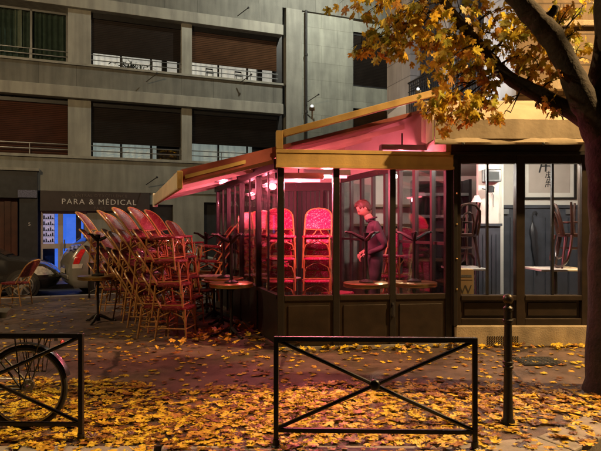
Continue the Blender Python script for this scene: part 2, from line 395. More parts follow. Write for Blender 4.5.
# bands: (z0, z1, y of the face (negative = towards the street), material)
s = MB()
s.bb(UL, 6.76, 0.0, 0.6, 2.66, 3.66)
s.build('lower_wall', m_concrete, b1, smooth=0, bevel=0.01)
s = MB(); s.bb(UL, 6.76, -0.06, 0.66, 3.66, 3.74); s.build('balcony_ledge', m_band, b1, smooth=0)
for z0, z1 in ((5.47, 5.82), (8.20, 8.55)):
    s = MB(); s.bb(UL, 6.62, -0.14, 0.6, z0, z1); s.build('concrete_band', m_band, b1, smooth=0, bevel=0.01)
s = MB(); s.bb(UL, 6.62, -0.03, 0.55, 5.823, 6.47); s.build('spandrel', m_conc_panel, b1, smooth=0)
s = MB(); s.bb(UL, 6.64, -0.10, 0.66, 6.473, 6.54); s.build('balcony_ledge', m_band, b1, smooth=0)
s = MB(); s.bb(UL, 6.62, -0.03, 0.55, 8.553, 9.2); s.build('spandrel', m_conc_panel, b1, smooth=0)
s = MB(); s.bb(UL, UR, 0.0, 0.6, 9.2, 16.0); s.build('upper_wall', m_conc_panel, b1, smooth=0)
# pillars between the bays, the pier and the stone wall beside the pipe
for u0, u1 in ((-0.24, 0.41), (3.17, 3.50), (-4.1, -3.4)):
    for za, zb_ in ((3.742, 5.468), (6.542, 8.198)): MB().bb(u0, u1, 0.02, 0.99, za, zb_).build('pillar', m_band, b1, smooth=0)
s = MB(); s.bb(6.76, 7.36, -0.02, 0.6, 0, 9.2); s.build('pier', m_concrete, b1, smooth=0, bevel=0.01)
s = MB(); s.bb(6.50, 6.76, 0.25, 0.6, 3.74, 9.2); s.build('recess', m_metal_dark, b1, smooth=0)
s = MB(); s.bb(7.36, 9.40, 0.06, 0.6, 0, 9.2); s.build('stone_wall', m_conc_blocks, b1, smooth=0)
s = MB(); s.bb(9.40, 13.2, 0.10, 0.6, 5.95, 6.75); s.bb(9.4, 13.2, .10, .6, 2.6, 4.15); s.bb(9.4, 13.2, .10, .6, 8.75, 9.2); s.bb(11.6, 13.2, .10, .6, 4.15, 5.95); s.bb(11.6, 13.2, .1, .6, 6.75, 8.75)
s.build('stone_wall', m_conc_blocks, b1, smooth=0)
s = MB(); s.bb(13.2, UR, 0.05, 0.6, 0, 9.2); s.build('stone_wall', m_conc_blocks, b1, smooth=0)
s = MB(); s.tube([(7.50, -0.05, 0.1), (7.50, -0.05, 9.2)], 0.045)
for z in (1.5, 3.5, 5.6, 7.6): s.lathe([(0.06, z), (0.06, z + 0.08)], (7.50, -0.05, 0), 10)
s.build('drain_pipe', m_metal_dark, b1)
s = MB(); s.bb(UL, 13.2, 1.0, 1.1, 0, 9.2); s.build('inner_wall', m_black, b1, smooth=0)

def curtain(x0, x1, z0, z1, y, mat, parent, name='curtain', amp=0.05, pitch=0.16):
    rows = []; nn = int((x1 - x0) / 0.025)
    for z in (z0, z1): rows.append([(x0 + (x1 - x0) * i / nn, y + amp * math.sin(2 * math.pi * i * 0.025 / pitch + math.sin(i * .13) * 1.4), z) for i in range(nn + 1)])
    return MB().sheet(rows).build(name, mat, parent, smooth=60)

def bay(u0, u1, z0, z1, zblind, blind, kind):
    """one recessed balcony opening: window frame, pane, curtain, blind, railing"""
    yb = 0.50
    fr = MB()
    for x in (u0 + .04, (u0 * .67 + u1 * .33), (u0 * .33 + u1 * .67), u1 - .04): fr.bb(x - .03, x + .03, yb, yb + .05, z0, z1)
    fr.bb(u0, u1, yb, yb + .05, z0, z0 + .05); fr.bb(u0, u1, yb, yb + .05, z1 - .06, z1)
    wn = fr.build('window', m_metal_grey if kind == 'glazed' else m_metal_dark, b1, smooth=0)
    MB().bb(u0, u1, yb + .02, yb + .03, z0 + .05, z1 - .06).build('pane', m_pane_dark if kind == 'glazed' else m_glass, wn, smooth=0)
    cm = {'lit': m_curtain_lit, 'dim': m_curtain_dim, 'glazed': m_curtain_dark, 'shut': m_curtain_dark}[kind]
    if kind == 'glazed':
        curtain(u0, u1, z0, z1, yb + .16, cm, wn); curtain(u0 + 1.66, u0 + 1.86, z0 + .45, z1, yb + .09, m_curtain, wn, pitch=.3)
    elif kind == 'lit':
        curtain(u0, u0 + (u1 - u0) * .30, z0, z1, yb + .16, cm, wn); curtain(u0 + (u1 - u0) * .34, u0 + (u1 - u0) * .76, z0, z1, yb + .2, cm, wn, pitch=.22)
        MB().bb(u0 + (u1 - u0) * .3, u1, yb + .25, yb + .27, z0, z1).build('room', cm, wn, smooth=0)
        MB().bb(u0 + (u1 - u0) * .8, u0 + (u1 - u0) * .86, yb + .08, yb + .2, z0, z1).build('mullion', m_metal_dark, wn, smooth=0)
    else:
        curtain(u0, u0 + (u1 - u0) * .74, z0, z1, yb + .16, cm, wn, pitch=.24)
        MB().bb(u0 + (u1 - u0) * .74, u1, yb + .2, yb + .22, z0, z1).build('room', m_black, wn, smooth=0)
    if zblind < z1:
        MB().bb(u0 + .01, u1 - .01, 0.22, 0.25, zblind, z1 - .09).build('roller_blind', blind, b1, smooth=0)
        MB().bb(u0, u1, 0.16, 0.34, z1 - .16, z1 - 0.003).build('blind_box', m_metal_dark, b1, smooth=0)
    rl = MB()
    for z in (0.18, 0.34): rl.tube([(u0 + .003, 0.08, z0 + z), (u1 - .003, 0.08, z0 + z)], 0.016, 6)
    k = max(2, round((u1 - u0) / 1.0))
    for i in range(1, k): rl.tube([(u0 + (u1 - u0) * i / k, 0.09, z0), (u0 + (u1 - u0) * i / k, 0.09, z0 + .34)], 0.013, 6)
    rl.build('railing', m_metal_grey, b1)
bay(-3.4, -.24, 6.54, 8.2, 8.2, m_blind_dark, 'glazed')
bay(.41, 3.17, 6.54, 8.2, 6.98, m_blind_dark, 'lit')
bay(3.50, 6.50, 6.54, 8.2, 7.02, m_blind_brown, 'lit')
bay(-3.4, -.24, 3.74, 5.47, 3.78, m_blind_red, 'shut')
bay(.41, 3.17, 3.74, 5.47, 4.2, m_blind_dark, 'dim')
bay(3.50, 6.50, 3.74, 5.47, 4.34, m_blind_dark, 'dim')
bay(-7.4, -4.1, 3.74, 5.47, 3.9, m_blind_dark, 'shut'); bay(-7.4, -4.1, 6.54, 8.2, 7.2, m_blind_dark, 'dim')
for z0, z1 in ((6.75, 8.75), (4.15, 5.95)):   # blinded windows beyond the pipe wall
    f = MB().bb(9.4, 9.46, .16, .24, z0, z1).bb(11.54, 11.6, .16, .24, z0, z1).bb(9.4, 11.6, .16, .24, z1 - .1, z1).bb(9.4, 11.6, .12, .24, z0, z0 + .06).build('window', m_metal_dark, b1, smooth=0)
    MB().bb(9.46, 11.54, .18, .21, z0 + .06, z1 - .1).build('shutter', m_blind_dark, f, smooth=0)
    MB().bb(9.46, 11.54, .26, .28, z0 + .06, z1 - .1).build('pane', m_pane_dark, f, smooth=0)
# ground floor: walls, dark openings
s = MB(); s.bb(.30, 2.16, .03, .6, 0, 2.05); s.bb(2.9, 3.9, .03, .6, 0, 2.66); s.bb(4.6, 6.76, .03, .6, 0, 2.66); s.bb(2.17, 2.9, .03, .6, 2.3, 2.66); s.bb(3.9, 4.6, .03, .6, 2.4, 2.66)
s.build('ground_floor_wall', m_concrete, b1, smooth=0)
s = MB(); s.bb(9.4, 13.2, .1, .6, 0, 2.6); s.build('ground_floor_wall', m_concrete, b1, smooth=0)
for u0, u1, zt in ((2.17, 2.9, 2.3), (3.9, 4.6, 2.4)):
    d = MB().bb(u0 + .003, u1 - .003, .2, .26, 0.02, zt - .003).build('door', m_metal_dark, b1, smooth=0)
    MB().tube([(u0 + .12, .17, .95), (u0 + .12, .17, 1.25)], .015, 6).build('handle', m_metal_grey, d)
# clinic front: sign board, glazed door with blue light inside
m_sign = M('dark_brown_sign', (0.055, 0.042, 0.04), 0.5, var=0.15)
m_letter = M('silver_lettering', (0.75, 0.73, 0.7), 0.4, 0.0, var=0.02)
m_letter_dim = M('dull_lettering', (0.16, 0.13, 0.12), 0.5, var=0.02)
sg = MB().bb(-1.0, 2.15, -.07, .05, 2.06, 2.66).build('sign_board', m_sign, b1, smooth=0, bevel=0.006)
text('PARA & MÉDICAL', 0.235, m_letter, sg, (0.66, -.075, 2.34), (R(90), 0, 0), spacing=1.22)
text("CENTRAL D'EXCELLENCE", 0.125, m_letter_dim, sg, (0.66, -.075, 2.535), (R(90), 0, 0), spacing=1.15)
text('PARIS', 0.125, m_letter_dim, sg, (0.66, -.075, 2.155), (R(90), 0, 0), spacing=1.15)
m_whiteframe = M('white_door_frame', (0.55, 0.48, 0.46), 0.5, var=0.08)
f = MB()
for x0, x1 in ((-1.0, -.94), (-.52, -.38), (.22, .29)): f.bb(x0, x1, .10, .18, 0, 2.06)
f.bb(-.94, -.52, .1, .18, 1.98, 2.06); f.bb(-.38, .22, .1, .18, 1.98, 2.06); f.bb(-.94, -.52, .1, .18, .93, 1.08); f.bb(-.38, .22, .1, .18, .93, 1.08); f.bb(-.94, -.52, .1, .18, 0, .12); f.bb(-.38, .22, .1, .18, 0, .12)
f = f.build('glazed_door', m_whiteframe, b1, smooth=0)
MB().bb(-.94, -.52, .13, .14, .12, 1.98).bb(-.38, .22, .13, .14, .12, 1.98).build('pane', m_glass, f, smooth=0)
MB().tube([(-.34, .06, .85), (-.34, .06, 1.2)], .018, 6).build('handle', m_metal_grey, f)
m_bluelit = M('blue_lit_panel', (0.1, 0.16, 0.5), 0.5, var=0.5, scale=5, emit=(0.05, 0.19, 0.95), estr=0.85)
m_violet = M('pale_lit_shelf', (0.6, 0.55, 0.7), 0.5, var=0.6, scale=14, emit=(0.75, 0.62, 0.9), estr=0.45)
m_bluedark = M('dim_blue_wall', (0.05, 0.06, 0.12), 0.5, var=0.5, scale=6)
MB().bb(-.62, -.46, .32, .34, 0, 2.0).bb(-.42, -.02, .32, .34, 0, 2.0).build('light_panel', m_bluelit, f, smooth=0)
sh = MB().bb(-.94, -.63, .30, .32, 1.0, 2.0)
sh.build('poster', m_violet, f, smooth=0)
for z in (1.12, 1.30, 1.46, 1.64, 1.82):
    q = MB().bb(-.94, -.63, .22, .30, z, z + .015)
    for i in range(5): q.bb(-.93 + i * .06, -.93 + i * .06 + .035, .24, .28, z + .016, z + .05 + .03 * ((i * 7 + int(z * 100)) % 3))
    q.build('shelf', m_bluedark, f, smooth=0)
MB().bb(-.02, .12, .32, .34, 0, 2.0).build('room', m_bluedark, f, smooth=0)
MB().bb(.13, .2, .32, .34, 0, 2.0).build('light_panel', m_bluelit, f, smooth=0)
# neighbouring dark shopfront with wooden shutters
m_darkblue = M('slate_painted_front', (0.028, 0.03, 0.035), 0.55, var=0.25)
m_shut = M('red_brown_shutter_wood', (0.10, 0.035, 0.022), 0.5, var=0.35, scale=3, streak=0.3)
fs = MB().bb(UL, -1.06, -.18, .05, 2.42, 3.22).build('fascia', m_darkblue, b1, smooth=0, bevel=0.01)
MB().bb(UL, -1.02, -.24, .05, 3.223, 3.30).build('cornice', m_band, fs, smooth=0)
MB().bb(-1.55, -1.06, -.14, .05, 0, 2.42).build('pilaster', m_darkblue, b1, smooth=0, bevel=0.01)
s = MB()
for i in range(16): s.bb(-4.4 + i * .175, -4.4 + i * .175 + .165, .02 + .03 * (i % 2), .09, .1, 2.42)
s.build('wooden_shutter', m_shut, b1, smooth=0)
s = MB().bb(UL, -4.45, -.05, .09, 0, 2.42); s.build('shop_wall', m_darkblue, b1, smooth=0)
pl = MB().bb(-1.58, -1.08, -.2, -.143, 2.44, 2.66).build('name_plate', M('blue_grey_plate', (0.16, 0.17, 0.26), 0.3, var=0.5, scale=30), b1, smooth=0)
text('5', .14, m_letter, b1, (-1.28, -.146, 1.66), (R(90), 0, 0), name='house_number')
# short rods sticking out of the facade
for u, z in ((2.15, 6.28), (5.2, 6.55), (5.1, 8.75), (2.15, 3.05), (7.62, 6.1)):
    MB().tube([(u - .12, -.16, z - .14), (u + .18, -.45, z + .08)], .016, 6).ball((u + .18, -.45, z + .08), .035, 6).build('bracket_rod', m_metal_dark, b1)
# chairs and a table out on the balcony, black against the lit room
for u0 in (4.15, 5.15):
    t = thing('balcony_chair', 'small dark garden chair seen through the lit balcony strip, %s' % ('nearer the corner pier' if u0 > 5 else 'beside the concrete pillar'), 'chair', b1.matrix_basis @ Vector((0, 0, 0)))
    t.location = OB + Matrix.Rotation(ROT_B, 3, 'Z') @ Vector((u0, .28, 6.54)); t.rotation_euler = (0, 0, ROT_B); t.scale = (.55, .55, .55); t['group'] = 'dark chairs on the upper balcony'
    MB().bb(-.22, .22, -.2, .2, .38, .42).build('seat', m_iron, t); MB().bb(-.22, .22, .18, .21, .62, .70).tube([(-.2, .2, 0), (-.2, .2, .7)], .02, 6).tube([(.2, .2, 0), (.2, .2, .7)], .02, 6).build('backrest', m_iron, t)
    for x in (-.2, .2): MB().tube([(x, -.18, 0), (x, -.18, .4)], .02, 6).build('leg', m_iron, t)
t = thing('potted_plant', 'dark bushy potted plant on the middle balcony against lit curtain', 'plant', OB + Matrix.Rotation(ROT_B, 3, 'Z') @ Vector((1.6, .3, 6.54)), ROT_B)
MB().lathe([(.09, 0), (.12, .14)], n=12).build('pot', m_metal_dark, t)
pm = MB(); rr = random.Random(4)
for i in range(90):
    c = Vector((rr.gauss(0, .3), rr.uniform(-.12, .1), .12 + abs(rr.gauss(0, .08)))); d = Vector((rr.uniform(-1, 1), rr.uniform(-1, 1), rr.uniform(0, 1))).normalized() * .07; e = d.cross(Vector((0, 0, 1))).normalized() * .03
    pm.add([c - d, c + e, c + d, c - e], [(0, 1, 2, 3)])
pm.build('foliage', M('dark_leaves', (0.03, 0.045, 0.02), 0.6), t)

# lamp bracketed to the wall above the picture: lights the facade greenish white
wl = OB + Matrix.Rotation(ROT_B, 3, 'Z') @ Vector((7.6, -3.6, 11.2))
t = thing('wall_lamp', 'street lamp on a bracket high on the concrete facade above the pipe', 'lamp', wl, ROT_B)
MB().tube([(0, 3.6, .25), (0, 1.2, .4), (0, .4, .3), (0, 0, .16)], .025, 8).build('arm', m_metal_grey, t)
MB().lathe([(.05, .18), (.16, .12), (.2, .05)], n=16).build('lamp_shade', m_metal_grey, t)
MB().ball((0, 0, .05), .09, 8).build('bulb', M('lamp_glow_green_white', (.9, 1, .9), emit=(0.85, 1, 0.85), estr=12), t)
light('SPOT', 'wall_lamp_light', wl - Vector((0, 0, .1)), P_WALL, GREENISH, .12, wl + Vector((-1.2, 1.0, -3)), 170, .6)
# sodium street lamp further along the road, outside the picture
def street_lamp(loc, h, rz, label, power, color=SODIUM, aim=None):
    t = thing('street_lamp', label, 'street lamp', loc, rz)
    MB().lathe([(.10, 0), (.10, .5), (.065, .55), (.045, h)], n=14).build('pole', m_metal_dark, t)
    MB().tube([(0, 0, h), (.25, 0, h + .35), (.9, 0, h + .45)], .03, 8).build('arm', m_metal_dark, t)
    MB().ball((1.05, 0, h + .42), .2, 8, (1.4, .8, .45)).build('lantern', m_metal_grey, t)
    MB().ball((1.05, 0, h + .36), .15, 8, (1.2, .7, .4)).build('bulb', M('sodium_glow', (1, .7, .4), emit=color, estr=20), t)
    p = Vector(loc) + Matrix.Rotation(rz, 3, 'Z') @ Vector((1.05, 0, h + .2))
    light('POINT', 'street_lamp_light', p, power, color, .14)
street_lamp((-13.0, 13.2, -.13), 8.0, R(60), 'tall sodium street lamp along the road, out past the dark parked car', P_STREET_FAR, (1.0, .66, .36))

# ------------------------------------------------------------------ corner building of the cafe
b2 = thing('corner_building', 'pale limestone corner building with iron window railings above the cafe', 'building', (2.95, 7.66, 0))
FS = (Vector((2.95, 7.66, 0)), ROT_S)    # x along the side street, y outwards
def sbox(*a): return MB().bb(*a)
# front facade
s = MB().bb(0.0, 9.0, 0.0, .5, 2.75, 12.0); s.build('front_wall', m_stone, b2, smooth=0)
s = MB().bb(1.95, 9.0, 0.0, .5, 0, 2.75); s.build('front_pier', m_stone, b2, smooth=0)
s = MB().bb(-.02, 9.0, -.10, 0, 3.42, 3.56).bb(-.02, 9.0, -.05, 0, 4.30, 4.38); s.build('string_course', m_plinth, b2, smooth=0, bevel=.01)
# side facade pieces round two tall windows
wins = ((.72, 1.64), (1.95, 2.94)); W0, W1 = 3.2, 5.9
s = MB()
s.bb(0, .72, -.45, 0, 2.75, 12); s.bb(1.64, 1.95, -.45, 0, 2.75, 12); s.bb(2.94, 3.45, -.45, 0, 2.75, 12)
for a, b in wins: s.bb(a, b, -.45, 0, 2.75, W0); s.bb(a, b, -.45, 0, W1, 12)
s.build('side_wall', m_stone_side, b2, frame=FS, smooth=0)
m_shutter_paint = M('dark_shutter_paint', (0.05, 0.052, 0.06), 0.5, var=.2)
for a, b in wins:
    f = MB().bb(a, a + .06, -.3, -.2, W0, W1).bb(b - .06, b, -.3, -.2, W0, W1).bb((a + b) / 2 - .03, (a + b) / 2 + .03, -.3, -.2, W0, W1).bb(a + .06, b - .06, -.3, -.2, W1 - .08, W1).build('window', m_shutter_paint, b2, frame=FS, smooth=0)
    sh = MB()
    for i in range(44): sh.box(((a + b) / 2, -.27, W0 + .04 + i * .06), (b - a - .1, .012, .055), M4=None)
    o = sh.build('shutter', m_shutter_paint, f, smooth=0)
    rl = MB(); k = int((b - a) / .075)
    for i in range(k + 1):
        x = a + .02 + (b - a - .04) * i / k; rl.tube([(x, .03, W0 + .1), (x, .03, W0 + 1.05)], .010, 6)
        if i < k: rl.tube([(x + .037 + .028 * math.cos(q * math.pi / 4), .03, W0 + .95 + .028 * math.sin(q * math.pi / 4)) for q in range(8)], .006, 4, closed=True)
    rl.tube([(a - .02, .03, W0 + 1.05), (b + .02, .03, W0 + 1.05)], .018, 6); rl.tube([(a - .02, .03, W0 + .12), (b + .02, .03, W0 + .12)], .012, 6); rl.tube([(a - .02, .03, W0 + .88), (b + .02, .03, W0 + .88)], .009, 6)
    rl.build('railing', m_iron, b2, frame=FS)
s = MB().bb(3.45, 3.9, -6, 0, 2.75, 12); s.build('back_wall', m_stone_side, b2, frame=FS, smooth=0)
# ground-floor interior: floor, ceiling and walls of the dining room
ZF = 0.24
m_floor = M('dark_tile_floor', (0.09, 0.075, 0.065), .35, var=.3)
m_whitewall = M('off_white_wall', (0.66, 0.62, 0.55), .8, var=.05)
m_ceil = M('plaster_ceiling', (0.55, 0.5, 0.44), .8, var=.05)
m_wains = M('slate_blue_wainscot', (0.05, 0.055, 0.068), .42, var=.25)
def quadslab(pts, z0, z1, name, mat): return MB().prism([(p[0], p[1]) for p in pts], 'Z', z0, z1).build(name, mat, b2, world=True, smooth=0)
P0 = Vector((2.02, 7.46, 0)); P1 = P0 + SD * 3.9
room = [(2.03, 7.50), (5.2, 7.50), (5.2, 12.0), (P1.x + .35, 12.0), (P1.x + .02, P1.y)]
quadslab(room, 0.0, ZF, 'floor', m_floor); quadslab(room, 2.66, 2.745, 'ceiling', m_ceil)
YB = 9.25
s = MB().bb(3.05, 5.2, YB, YB + .12, 1.93, 2.66); s.build('room_wall', m_whitewall, b2, world=True, smooth=0)
s = MB().bb(3.05, 5.2, YB, YB + .12, ZF, 1.90)
for i in range(11): s.bb(3.07 + i * .195, 3.07 + i * .195 + .165, YB - .02, YB, ZF + .12, 1.72)
s.bb(3.05, 5.2, YB - .04, YB + .12, 1.88, 1.93); s.build('wainscot', m_wains, b2, world=True, smooth=0)
s = MB().bb(2.74, 3.05, 8.62, 8.72, 1.62, 2.66); s.build('room_wall', m_whitewall, b2, world=True, smooth=0)
s = MB().bb(2.72, 3.07, 8.60, 8.74, ZF, 1.58)
for i in range(5): s.bb(2.735 + i * .067, 2.735 + i * .067 + .045, 8.585, 8.60, ZF + .1, 1.45)
s.bb(2.70, 3.09, 8.57, 8.75, 1.58, 1.62); s.build('wainscot', m_wains, b2, world=True, smooth=0)
s = MB().bb(3.05, 3.17, 8.74, YB, ZF, 2.66); s.build('room_wall', m_whitewall, b2, world=True, smooth=0)
s = MB().bb(5.2, 5.3, 7.5, 12.0, 0, 2.7).bb(.5, 5.3, 12.0, 12.1, 0, 2.7); s.build('back_room_wall', m_whitewall, b2, world=True, smooth=0)
# shelves and bar fittings deep in the room
m_shelf = M('walnut_shelf', (0.16, 0.09, 0.045), .45, var=.25)
bar = thing('bar_counter', 'brown wooden bar with back shelves deep inside the dining room', 'bar counter', (1.9, 11.2, ZF))
MB().bb(-.75, 1.0, -.25, .2, 0, 1.05).build('counter', m_shelf, bar, smooth=0, bevel=.01); MB().bb(-.8, 1.05, -.3, .25, 1.05, 1.10).build('counter_top', m_black_frame, bar, smooth=0)
for z in (1.35, 1.75): MB().bb(-.8, 1.6, .45, .72, z, z + .05).build('shelf', m_shelf, bar, smooth=0)
cab = thing('dark_cabinet', 'black open cabinet with light shelf strips behind the lampshade', 'cabinet', (2.55, 10.4, ZF))
MB().bb(-.45, .55, .2, .3, 0, 2.2).bb(-.47, -.42, -.2, .2, 0, 2.2).bb(.52, .57, -.2, .2, 0, 2.2).build('carcass', m_black, cab, smooth=0)
for z in (.7, 1.25, 1.5, 1.9): MB().bb(-.42, .52, -.18, .2, z, z + .05).build('shelf', m_metal_grey if z > 1.4 else m_shelf, cab, smooth=0)
# room lamps (the photograph shows the room lit white)
def room_lamp(loc, power, label, color=WHITE, r=.07):
    t = thing('ceiling_lamp', label, 'lamp', loc)
    MB().tube([(0, 0, .03), (0, 0, .115)], .008, 6).build('cable', m_black, t)
    MB().ball((0, 0, 0), .04, 8).build('bulb', M('warm_bulb', (1, .95, .9), emit=(1, .93, .8), estr=8), t)
    light('POINT', 'ceiling_lamp_light', Vector(loc) - Vector((0, 0, .02)), power, color, r)
room_lamp((3.35, 7.64, 2.53), P_ROOM, 'bare globe ceiling lamp hidden behind the shopfront head')
room_lamp((2.30, 7.66, 2.53), P_ROOM * .5, 'globe ceiling lamp near the veranda partition')
room_lamp((1.75, 10.3, 2.5), P_ROOM * .6, 'globe ceiling lamp deep in the dining room before the bar')

# ------------------------------------------------------------------ shopfront of the dining room
sf = thing('shopfront', 'dark brown wooden shopfront with two tall windows and stone base', 'shopfront', (2.03, 7.36, 0))
MB().bb(0, 2.0, -.04, .16, 0, .27).build('stone_base', m_plinth, sf, smooth=0, bevel=.012)
gr = MB()
for i in range(14):
    for j in range(4): gr.box((.42 + i * .03, -.042, .04 + j * .03), (.014, .01, .014))
gr.build('air_grille', m_black, sf, smooth=0)
MB().bb(-.06, 2.1, -.06, .14, 2.542, 2.74).build('fascia', m_brown_wood, sf, smooth=0, bevel=.008)
MB().bb(-.07, 2.1, -.09, .10, 2.502, 2.540).build('cornice', m_black_frame, sf, smooth=0)
def sx(px): return (px - 300.5) / F * 7.36 - 2.03
fr = MB()
for x0, x1 in ((sx(451.5), sx(461)), (sx(516.5), sx(525)), (sx(582), sx(596))): fr.bb(x0, x1, 0, .12, .273, 2.53)
for x0, x1 in ((sx(461) + .002, sx(516.5) - .002), (sx(525) + .002, sx(582) - .002)):
    fr.bb(x0, x1, 0.005, .115, 2.40, 2.525); fr.bb(x0, x1, 0.005, .115, .273, .36); fr.bb(x0, x1, -.01, .125, .60, .665)
fr.build('frame', m_brown_wood, sf, smooth=0, bevel=.006)
MB().bb(-.03, .02, -.05, 0, .27, 2.50).build('pilaster', m_black_frame, sf, smooth=0, bevel=.006)
for x0, x1, pm_ in ((sx(461), sx(516.5), sx(488.5)), (sx(525), sx(582), sx(554))):
    p = MB().bb(x0 + .01, x1 - .01, .05, .09, .363, .597).build('base_panel', m_brown_wood, sf, smooth=0)
    MB().bb(x0 + .05, x1 - .05, .035, .052, .39, .57).build('raised_field', m_brown_wood, p, smooth=0, bevel=.008)
    wn = MB().bb(pm_ - .013, pm_ + .013, .03, .08, .668, 2.398).build('window', m_black_frame, sf, smooth=0)
    MB().bb(x0, x1, .05, .056, .66, 2.40).build('pane', m_glass, wn, smooth=0)
for i, z in enumerate((.75, 1.15, 1.6, 2.0)): MB().ball((.012, -.052, z), .012, 6).build('stud', m_brass, sf)
# cream awning over the shopfront, folded short
aw = thing('cream_awning', 'cream canvas awning folded short above the brown shopfront', 'awning', (1.68, 7.0, 2.6))
rows = []
for x in [i * .12 for i in range(20)]:
    sag = .012 * math.sin(x * 5.1) + .006 * math.sin(x * 17)
    rows.append([(x, 0 + sag, .07 + sag * .4), (x, -.02 + sag, .30), (x, .10, .44), (x, .34, .58), (x, .64, .68)])
MB().sheet(rows).build('canvas', m_cream, aw, solid=.012)
v = []
for x in [i * .06 for i in range(39)]:
    sag = .004 * math.sin(x * 9) ; v.append([(x, .005 + sag, .075), (x, -.01 + sag * 1.3, .02), (x, sag * .8, -.005 + .003 * math.sin(x * 7))])
MB().sheet(v).build('valance', m_cream, aw, solid=.008)
MB().tube([(.0, .02, .02), (2.28, .02, .02)], .022, 8).build('front_bar', m_ochre, aw)
MB().prism([(0.0, .05), (-.02, .30), (.10, .44), (.34, .58), (.62, .66), (.62, .12), (.3, .05)], 'X', -.035, -.008).build('end_cap', m_cream, aw, smooth=0)
for x in (.35, 1.35): MB().ball((x, -.02, .0), .02, 6).build('hook', m_metal_dark, aw)
# ------------------------------------------------------------------ glazed veranda on the pavement
ve = thing('glass_veranda', 'black and brown glazed cafe veranda with ochre roof frame and red glow inside', 'veranda', A)
FF = (A, ROT_F); FSD = (A, ROT_S)
ZV = 0.04
vin = [A + Vector((.06, .08, 0)), B + Vector((0, .08, 0)), P1, A + SD * 4.8]
MB().prism([(p.x, p.y) for p in vin], 'Z', 0.0, ZV).build('floor', M('veranda_tiles', (0.13, 0.10, 0.09), .4, var=.3, scale=4), ve, world=True, smooth=0)
fx = [(0, .085), (.715, .80), (1.46, 1.54), (2.215, 2.30)]
f = MB()
for a, b in fx: f.bb(a, b, 0, .09, 0, 2.31)
f.build('front_frame', m_black_frame, ve, frame=FF, smooth=0, bevel=.006)
for (a, b), (c, d) in zip(fx[:-1], fx[1:]):
    p = MB().bb(b + .001, c - .001, .02, .07, .04, .62).build('base_panel', m_brown_wood, ve, frame=FF, smooth=0)
    MB().bb(b + .05, c - .05, .008, .022, .11, .56).build('raised_field', m_brown_wood, p, smooth=0, bevel=.006)
    MB().bb(b + .001, c - .001, .005, .085, .62, .69).build('sill', m_brown_wood, ve, frame=FF, smooth=0, bevel=.006)
    MB().bb(b + .001, c - .001, .04, .046, .69, 2.30).build('pane', m_glass, ve, frame=FF, smooth=0)
MB().bb(.0, 2.3, -.03, .0, 0.0, .04).build('threshold', m_kerb, ve, frame=FF, smooth=0)
MB().tube([(1.50, -.03, .42), (1.50, -.03, .56)], .012, 8).bb(1.485, 1.515, -.03, 0, .40, .42).bb(1.485, 1.515, -.03, 0, .56, .58).build('handle', m_metal_dark, ve, frame=FF)
# ochre roof frame over the front
MB().bb(-.02, 2.30, -.05, .09, 2.312, 2.545).build('front_beam', m_ochre, ve, frame=FF, smooth=0, bevel=.01)
o = MB().bb(-.025, 2.305, -.062, -.05, 2.315, 2.35).bb(-.025, 2.305, -.058, -.05, 2.50, 2.54); o.build('beam_trim', m_ochre, ve, frame=FF, smooth=0)
MB().bb(-.02, .065, -.045, .06, 2.547, 2.78).build('roof_post', m_ochre, ve, frame=FF, smooth=0, bevel=.006)
MB().bb(2.20, 2.30, -.045, .06, 2.547, 2.86).build('roof_post', m_ochre, ve, frame=FF, smooth=0, bevel=.006)
MB().beam((.066, .01, 2.745), (2.15, .01, 3.345), .09, .085).build('sloping_bar', m_ochre, ve, frame=FF, smooth=0, bevel=.006)
fm = MB(); fm.prism([(.066, 2.55), (2.2, 2.55), (2.2, 3.3), (.066, 2.70)], 'Y', .02, .023); fm.build('clear_gable', m_film, ve, frame=FF, smooth=0)
# side towards the side street
ts = [0, 1.2, 2.4, 3.6, 4.8]
for i, t_ in enumerate(ts[1:]):
    MB().bb(t_ - .03, t_ + .03, -.08, 0, 0, 2.30).build('side_post', m_black_frame, ve, frame=FSD, smooth=0, bevel=.006)
    a = ts[i] + (.09 if i == 0 else .031); b = t_ - .031
    MB().bb(a, b, -.06, -.02, .04, .64).build('side_panel', m_black_frame, ve, frame=FSD, smooth=0)
    MB().bb(a, b, -.075, -.005, .64, .69).build('sill', m_black_frame, ve, frame=FSD, smooth=0)
    MB().bb(a, b, -.044, -.038, .69, 2.30).build('pane', m_glass, ve, frame=FSD, smooth=0)
    c = (a + b) / 2
    MB().bb(c - .012, c + .012, -.055, -.03, .69, 2.30).build('mullion', m_black_frame, ve, frame=FSD, smooth=0)
MB().bb(.09, 4.9, -.10, .02, 2.30, 2.44).build('side_beam', m_black_frame, ve, frame=FSD, smooth=0, bevel=.006)
for t_ in (.9, 2.1, 3.3, 4.6):      # rafters under the canvas
    MB().beam((t_, -.1, 2.50), (t_, -2.7, 3.235), .05, .07).build('rafter', m_valance, ve, frame=FSD, smooth=0)
# glazed partition to the dining room, with red-lit frames
m_frame_red = M('red_brown_frame', (0.03, 0.016, 0.014), .55, var=.2)
pd = P1 - P0; PL = pd.length; FP = (P0, ROT_S)
pt = MB()
for i in range(9):
    x = i * PL / 8; wdt = .05 if i % 2 else .08
    pt.bb(max(0, x - wdt / 2), x + wdt / 2, -.03, .03, ZV, 2.45)
pt.bb(0, PL, -.028, .028, 2.451, 2.55)
for i in range(8):
    if i in (3, 4): continue
    x0 = i * PL / 8 + .041; x1 = (i + 1) * PL / 8 - .041; pt.bb(x0, x1, -.02, .02, ZV, .5)
    pt.bb(x0, x1, -.02, .02, 1.32, 1.36)
pt.build('partition_frame', m_frame_red, ve, frame=FP, smooth=0)
MB().bb(0.04, PL * .36, -.004, .004, .5, 2.44).bb(PL * .64, PL - .05, -.004, .004, .5, 2.44).build('partition_glass', m_glass, ve, frame=FP, smooth=0)
